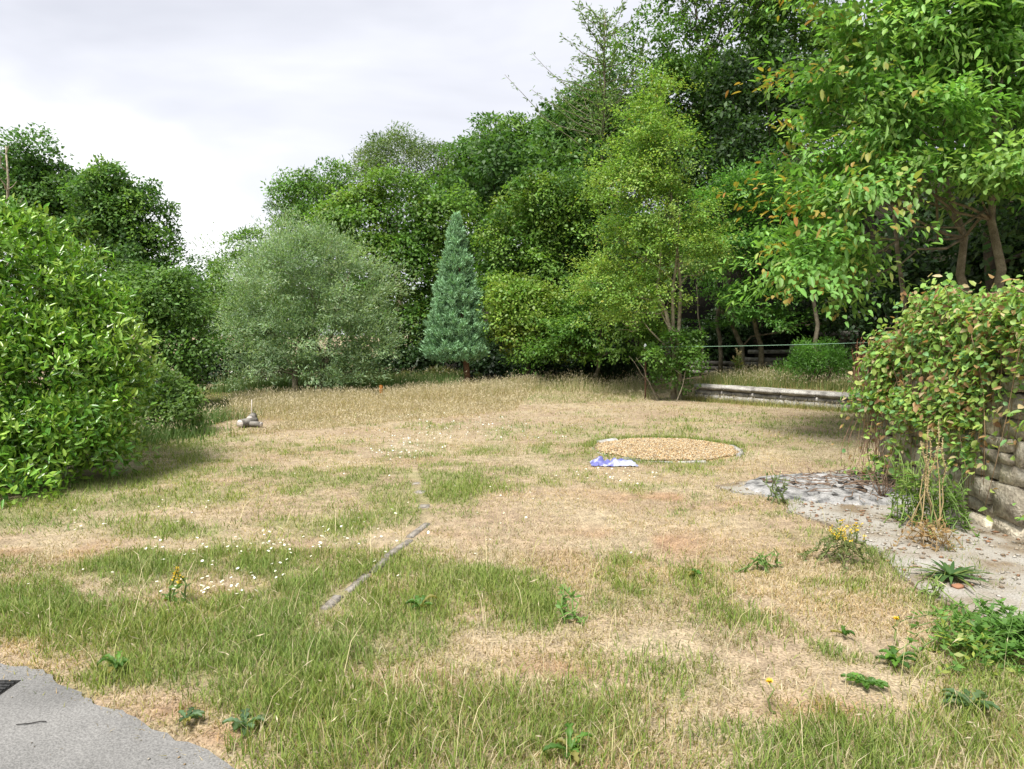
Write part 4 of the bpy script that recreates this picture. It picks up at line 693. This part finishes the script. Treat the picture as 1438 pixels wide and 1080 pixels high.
# log barrier at the back of the terrace
lb0 = at(968, 514, 22.3); lbr = thing('log_barrier', (lb0[0], lb0[1], float(H(lb0[0], lb0[1]))), 'low barrier of stacked grey weathered logs at the edge of the wood', 'barrier'); lz = lbr.location.z
for row in range(3):
    x = 0.
    while x < 5.4:
        l = rs.uniform(1.2, 2.0); m = MB(); y_ = .02 * row; gz = float(H(lb0[0] + x + l / 2, lb0[1] - .22 * (x + l / 2))) - lz
        m.tube(curve([0, 0, 0], [l * .97, 0, rs.normal(0, .02)], 5, 0, .006), rs.uniform(.065, .08), 8); o = m.obj('log', M['log_bark'], lbr, col=False); o.location = (x, -.22 * x, gz + .06 + row * .14); o.rotation_euler = (0, 0, -.215); x += l
# driveway litter
sg = thing('fallen_twig', (*P(46, 1021)[:2], .018), 'dark curved twig lying on the grey driveway', 'twig'); m = MB(); m.tube(curve([-.06, -.012, .0], [.05, .012, .0], 6, 0, .0012), .0022, 5); m.obj('twig', M['char'], sg, col=False)
dg = thing('drain_grate', (*P(-34, 976)[:2], .013), 'dark iron drain grate at the side of the grey driveway', 'drain')
for q in range(7): boxobj('bar', (-.12, -.085 + q * .026, 0), (.12, -.07 + q * .026, .008), M['iron'], dg)
boxobj('frame', (-.13, -.10, -.004), (.13, .11, .001), M['char'], dg)
bt = thing('brick_piece', (*P(1345, 828)[:2], .022), 'broken orange brick piece lying by the strap leaves', 'brick'); place('brick', stone_mesh('brick', noise_mat('orange_brick', (.30, .14, .08), (.38, .2, .12), 12), 300, .1, .06), bt, (0, 0, 0), (.07, .05, .022), (0, 0, .4))
# grit, crumbs of mortar and dead leaf bits on the paving
def debris(name, label, poly, n, lo, hi, pal, box, edge=False):
    x = rng.uniform(box[0], box[1], n * 6); y = rng.uniform(box[2], box[3], n * 6); k = inpoly(poly, x, y); w_ = vn(x, y, .35, 51) ** 2; k &= rng.random(len(x)) < w_ * 2; x, y = x[k][:n], y[k][:n]; n = len(x); sz = rng.uniform(lo, hi, n) * rng.random(n) ** .5
    ov = octv[None] * np.stack([sz * rng.uniform(.8, 1.8, n), sz, sz * .5], 1)[:, None]; ro = rng.random(n) * 6.28; cr, sr = np.cos(ro), np.sin(ro)
    V = np.stack([x, y, np.full(n, .014) + sz * .3], 1)[:, None] + np.stack([ov[..., 0] * cr[:, None] - ov[..., 1] * sr[:, None], ov[..., 0] * sr[:, None] + ov[..., 1] * cr[:, None], ov[..., 2]], -1)
    c = np.asarray(pal)[rng.integers(0, len(pal), n)] * rng.uniform(.7, 1.2, (n, 1)); tag(mk(name, V.reshape(-1, 3), [(np.arange(n)[:, None, None] * 6 + octf).reshape(-1, 3)], M['pebble'], None, np.repeat(c, 6, 0)), label, 'grit', kind='stuff')
debris('path_debris', 'grit and crumbs of mortar scattered over the concrete path', path, 1500, .006, .024, [(.30, .27, .22), (.2, .15, .1), (.36, .34, .3), (.25, .14, .08)], (2.0, 4.1, 2.0, 8.2))
debris('driveway_grit', 'fine grit and dead grass bits on the driveway', drive, 420, .002, .007, [(.12, .1, .08), (.3, .27, .22), (.25, .18, .1)], (-4, 0, 1.5, 4.2))
# ------------------------------------------------------------------ grass
def blade_mesh(pos, h, wd, ang, lean, col, seg=2):
    n = len(pos); o = np.stack([np.cos(ang), np.sin(ang), np.zeros(n)], 1); fa = ang + np.pi / 2 + np.random.default_rng(1).normal(0, .6, n); sd_ = np.stack([np.cos(fa), np.sin(fa), np.zeros(n)], 1) * (wd * .5)[:, None]; up = np.array([0, 0, 1.])
    tipz = h * np.sqrt(np.clip(1 - lean ** 2, .01, 1)); tip = pos + o * (h * lean)[:, None] + up * tipz[:, None]
    if seg == 1:
        V = np.stack([pos - sd_, pos + sd_, tip], 1).reshape(-1, 3); return V, [np.arange(n * 3).reshape(-1, 3)], np.repeat(col, 3, 0)
    mid = pos + o * (h * lean * .33)[:, None] + up * (tipz * .62)[:, None]
    V = np.stack([pos - sd_, pos + sd_, mid + sd_ * .8, mid - sd_ * .8, tip], 1).reshape(-1, 3); i = np.arange(n)[:, None] * 5
    return V, [i + np.array([[0, 1, 2, 3]]), i + np.array([[3, 2, 4]])], np.repeat(col, 5, 0)
rg = np.random.default_rng(77)
GRN = np.array([(.17, .245, .045), (.22, .285, .06), (.13, .20, .04), (.28, .315, .10)]); DRY = np.array([(.43, .345, .20), (.49, .41, .26), (.34, .25, .14), (.39, .30, .165), (.53, .46, .31)]); OLV = np.array([(.25, .25, .075), (.30, .27, .085)])
def scatter(n, y0, y1, mar=1.12):
    y = np.sqrt(rg.uniform(y0 ** 2, y1 ** 2, n)); x = rg.uniform(-1, 1, n) * .742 * mar * y + 0 * y; return x, y
def lawn(name, n, y0, y1, hs, ws, seg, label):
    x, y = scatter(n, y0, y1); tuft = vn(x, y, .16, 11) * .6 + vn(x, y, .07, 12) * .4
    keep = gmask(x, y) & (rg.random(n) < .35 + .9 * tuft) & (rg.random(n) > .85 * ss(.58, .74, vn(x, y, .42, 71) * .7 + vn(x, y, .15, 72) * .3) * (1 - ss(.2, .6, green(x, y)))); s, t = terrace(x, y); keep &= ~((s > 2.6) & (t > -5)) & ~((s > -.05) & (s < .30) & (t > -.3)); keep &= ~((np.hypot((x - LB[0]) / 1.6, (y - LB[1]) / 1.0) < .85)) & (y < 21.5)
    keep &= rg.random(len(x)) > .6 * redm(x, y) * ss(.3, .7, vn(x, y, .3, 9)); x, y = x[keep], y[keep]; n = len(x); g = green(x, y); isg = rg.random(n) < ss(.15, 1.05, g + .5 * (vn(x, y, .12, 31) - .5) + .3 * (vn(x, y, .4, 32) - .5)) * .68; ol = (~isg) & (rg.random(n) < .45 * ss(.1, .5, g) + .14)
    tf = vn(x, y, .22, 13)
    h = np.where(isg, hs * (.55 + .9 * tf) * rg.uniform(.5, 1.25, n) * (.65 + .6 * g), hs * rg.uniform(.25, .8, n)); lean = np.clip(np.where(isg, rg.normal(.60, .2, n), rg.normal(.84, .15, n)), .02, .985)
    tallm = ss(.55, .9, vn(x, y, .8, 15)) * ss(4.2, 3.0, y); h = h * (1 + .45 * tallm); strawup = (~isg) & (rg.random(n) < .10); lean = np.where(strawup, lean * .55, lean)
    col = np.where(isg[:, None], GRN[rg.integers(0, 4, n)], DRY[rg.integers(0, 5, n)]); col = np.where(ol[:, None], OLV[rg.integers(0, 2, n)], col) * rg.uniform(.78, 1.2, (n, 1))
    tint = (vn(x, y, .6, 21)[:, None] - .5) * np.array([.25, .1, -.1]) + 1 + redm(x, y)[:, None] * np.array([.02, -.2, -.28]) * ss(.3, .7, vn(x, y, .3, 9))[:, None]; col = col * tint
    pos = np.stack([x, y, H(x, y) - .004], 1); V, Fs, C = blade_mesh(pos, h, ws * rg.uniform(.6, 1.3, n), rg.uniform(0, 6.28, n), lean, col, seg)
    o = mk(name, V, Fs, M['grass'], None, C); tag(o, label, 'grass', kind='stuff')
lawn('lawn_grass', 185000, 2.1, 5.2, .068, .0048, 2, 'patchy green and straw coloured grass of the front lawn')
lawn('lawn_grass', 175000, 5.2, 10.5, .07, .0085, 1, 'patchy dry grass of the middle lawn around the edging stones')
lawn('lawn_grass', 165000, 10.5, 21.5, .085, .015, 1, 'dry straw grass of the far lawn in front of the trees')
def tall(name, label, n, samp, hs, ws, pal, lean=.3, heads=.5, seg=2, headL=.06, headc=(.52, .45, .31), hf=None, hw=.2):
    pts = samp(n); x, y = pts[:, 0], pts[:, 1]; k = gmask(x, y) & ~((np.abs(x + 4.87) < .6) & (y > 11.6) & (y < 13.3)) & ~((np.abs(x + 3.53) < .22) & (y > 17.3) & (y < 18.7)); x, y = x[k], y[k]; n = len(x); pos = np.stack([x, y, H(x, y) - .005], 1); h = hs * rg.uniform(.5, 1.15, n) * (hf(x, y) if hf else 1); ln = np.clip(np.abs(rg.normal(lean, .18, n)), .02, .97); an = rg.uniform(0, 6.28, n)
    pal = np.asarray(pal); col = pal[rg.integers(0, len(pal), n)] * rg.uniform(.8, 1.2, (n, 1)); V, Fs, C = blade_mesh(pos, h, ws * rg.uniform(.7, 1.3, n), an, ln, col, seg)
    hd = rg.random(n) < heads; o = np.stack([np.cos(an), np.sin(an), np.zeros(n)], 1)[hd]; tip = pos[hd] + o * (h * ln)[hd][:, None] + np.array([0, 0, 1]) * (h * np.sqrt(1 - ln ** 2))[hd][:, None]; d = norm(o * (ln[hd] * 1.6)[:, None] + np.array([0, 0, 1]) * (1 - ln[hd] * .8)[:, None])
    m_ = len(tip); V2, F2, kk = leaf_geo(tip - d * .02, d, norm(rg.normal(size=(m_, 3))), headL * rg.uniform(.6, 1.3, m_), headL * hw * rg.uniform(.7, 1.3, m_)); C2 = np.repeat(np.array(headc) * rg.uniform(.75, 1.2, (m_, 1)), 4, 0)
    V = np.concatenate([V, V2]); Fs = Fs + [F2 + len(C)]; C = np.concatenate([C, C2]); tag(mk(name, V, Fs, M['grass'], None, C), label, 'grass', kind='stuff')
def quadpx(p, jit=0.):      # uniform over a quad given by four photo ground points
    q = [P(*a)[:2] for a in p]
    def f(n):
        u, v = rg.random(n)[:, None], rg.random(n)[:, None]; return (q[0] * (1 - u) + q[1] * u) * (1 - v) + (q[3] * (1 - u) + q[2] * u) * v + rg.normal(0, .05, (n, 2))
    return f
def ell(c, rx, ry):
    return lambda n: np.stack([c[0] + rg.normal(0, rx * .55, n), c[1] + rg.normal(0, ry * .55, n)], 1)
tall('long_dry_grass', 'pale bleached long grass in a band along the back of the lawn', 40000, quadpx([(310, 614), (720, 578), (760, 546), (330, 562)]), .29, .009, [(.50, .42, .26), (.54, .46, .31), (.43, .34, .19), (.34, .32, .14)], .4, .6, 1, hf=lambda x, y: (.22 + .78 * ss(0, 3.6, y - 11.6 - (x + 4.9) * .75 + 1.5 * (vn(x, y, .9, 41) - .5))) * (.6 + .7 * vn(x, y, .5, 42)))
tall('long_dry_grass', 'pale seeding grasses and weeds on the low swell right of the conifer', 9000, quadpx([(660, 572), (915, 567), (905, 548), (680, 545)]), .42, .010, list(DRY[[1, 4]]) + [(.24, .28, .10), (.2, .25, .08)], .42, .5, 1, hf=lambda x, y: (.2 + .8 * ss(0, 2.6, y - 16.9 + 1.6 * (vn(x, y, .7, 44) - .5))) * (.4 + vn(x, y, .4, 45)))
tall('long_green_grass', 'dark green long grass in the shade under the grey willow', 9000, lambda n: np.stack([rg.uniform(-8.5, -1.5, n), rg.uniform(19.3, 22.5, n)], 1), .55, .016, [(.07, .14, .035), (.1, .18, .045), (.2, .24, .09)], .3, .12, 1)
tall('terrace_grass', 'weedy green and straw grass growing on the terrace', 15000, lambda n: np.append(WA, 0)[:2] + WU * rg.uniform(-.2, 6.2, n)[:, None] + WN * (.35 + np.abs(rg.normal(0, 1.5, n)))[:, None], .30, .011, [(.15, .2, .06), (.22, .25, .09), (.4, .34, .16), (.11, .17, .045)], .35, .3, 1)
tall('wall_foot_grass', 'green grass fringe along the foot of the retaining wall', 3000, lambda n: WA + WU * rg.uniform(-.2, 4.8, n)[:, None] - WN * np.abs(rg.normal(.05, .18, n))[:, None], .17, .010, [(.2, .24, .07), (.35, .31, .13), (.26, .27, .08)], .35, .2, 1)
tall('rough_weeds', 'rough green weeds and nettles between the laurel and the sawn logs', 5000, ell(P(262, 603), .6, 1.5), .30, .016, [(.12, .2, .06), (.16, .24, .08), (.09, .16, .04)], .4, .3, 1)
tall('bed_rim_grass', 'green grass fringe creeping over the rim of the gravel bed', 2600, lambda n: (lambda a, r_: np.stack([BED[0] + np.cos(a) * r_, BED[1] + np.sin(a) * r_], 1))(np.where(rg.random(n) < .75, rg.uniform(.1, 3.0, n), rg.uniform(0, 6.28, n)), BEDR + .05 + np.abs(rg.normal(0, .09, n))), .09, .009, [(.16, .24, .05), (.2, .28, .06), (.3, .3, .1)], .5, 0, 1)
tall('front_grass', 'long arching grass with straw seed stalks in the foreground', 6500, lambda n: np.concatenate([quadpx([(330, 1100), (1010, 1100), (800, 960), (330, 950)])(n // 2), quadpx([(1020, 1100), (1500, 1100), (1450, 1000), (1100, 1020)])(n // 4), quadpx([(60, 920), (460, 960), (560, 840), (0, 850)])(n // 4)]), .125, .004, list(GRN) + list(GRN) + [DRY[1], DRY[4], DRY[0]], .62, .04, 2, .03)
tall('straw_stalks', 'scattered bleached grass stalks standing above the front lawn', 420, lambda n: np.stack([rg.uniform(-2.6, 3.0, n), rg.uniform(2.5, 6.0, n)], 1), .34, .0034, [(.58, .50, .30), (.62, .54, .35), (.45, .42, .2)], .55, .8, 2, .06, hw=.085)
tall('green_tussocks', 'dense green grass tussocks dotted over the lawn', 9000, lambda n: (lambda c: c[rg.integers(0, len(c), n)] + rg.normal(0, 1, (n, 2)) * np.array([.17, .13]))(np.array([P(px, py)[:2] for px, py in ((642, 692), (660, 685), (625, 700), (60, 862), (110, 872), (30, 850), (165, 860), (240, 905), (300, 880), (215, 800), (250, 748), (480, 742), (500, 800), (540, 808), (700, 820), (870, 785), (985, 800), (880, 955), (930, 935), (700, 690), (590, 640), (560, 1000), (640, 1010), (500, 1020), (720, 1000), (800, 1030), (420, 980), (380, 930), (1010, 860), (1060, 880), (1150, 1050), (1240, 1030), (1400, 950), (1420, 980), (1270, 810))])), .095, .005, list(GRN), .62, .0, 2, .03)
# daisies
def flowers(name, label, pts, r_, hz, col, mid):
    n = len(pts); x, y = pts[:, 0], pts[:, 1]; z = H(x, y) + hz * rg.uniform(.6, 1.3, n); k = 7; a = np.arange(k) / k * 6.2832; rr_ = r_ * rg.uniform(.7, 1.2, n); tl_ = rg.normal(0, .3, (n, 2))
    ring = np.stack([np.cos(a), np.sin(a)], 1)[None] * rr_[:, None, None]; zz = z[:, None] + ring[..., 0] * tl_[:, :1] + ring[..., 1] * tl_[:, 1:] - .12 * r_
    V = np.concatenate([np.stack([x, y, z], 1)[:, None], np.stack([x[:, None] + ring[..., 0], y[:, None] + ring[..., 1], zz], -1), np.stack([x, y, H(x, y)], 1)[:, None], np.stack([x + .002, y, H(x, y)], 1)[:, None]], 1); j = np.arange(k)
    T = np.concatenate([np.stack([np.zeros(k, int), 1 + j, 1 + (j + 1) % k], 1), [[0, k + 1, k + 2]]]); C = np.tile(np.concatenate([[mid], np.tile(col, (k, 1)), [[.12, .2, .05]] * 2])[None], (n, 1, 1))
    tag(mk(name, V.reshape(-1, 3), [(np.arange(n)[:, None, None] * (k + 3) + T).reshape(-1, 3)], M['petal'], None, C.reshape(-1, 3)), label, 'flowers', kind='stuff')
def cl(lst): return np.concatenate([P(px, py)[:2] + rg.normal(0, 1, (n, 2)) * np.array([sx, sy]) for px, py, n, sx, sy in lst])
flowers('white_daisies', 'white daisies sprinkled through the left lawn', cl([(340, 772, 46, .45, .12), (440, 765, 24, .5, .2), (300, 828, 34, .25, .1), (390, 800, 22, .5, .3), (260, 790, 12, .5, .3), (110, 740, 14, .5, .2), (500, 740, 16, .4, .3), (560, 725, 12, .3, .25), (870, 670, 40, .3, .25), (720, 690, 14, .7, .6), (400, 690, 14, .8, .6), (640, 780, 8, .6, .5), (200, 720, 10, .8, .4)]), .0095, .05, (.75, .82, .80), (.75, .6, .2))
flowers('white_yarrow', 'drift of tiny white yarrow flowers in the middle of the lawn', cl([(585, 625, 90, .35, .8), (680, 605, 70, .6, .7), (560, 640, 50, .3, .5), (620, 600, 40, .7, .5), (760, 610, 20, .6, .6)]), .0105, .10, (.62, .72, .66), (.7, .68, .55))
flowers('white_umbels', 'white umbel flowers in the dark grass under the willow', np.stack([rg.uniform(-8, -4.5, 40), rg.uniform(18.6, 21, 40)], 1), .035, .5, (.75, .75, .7), (.6, .6, .5))
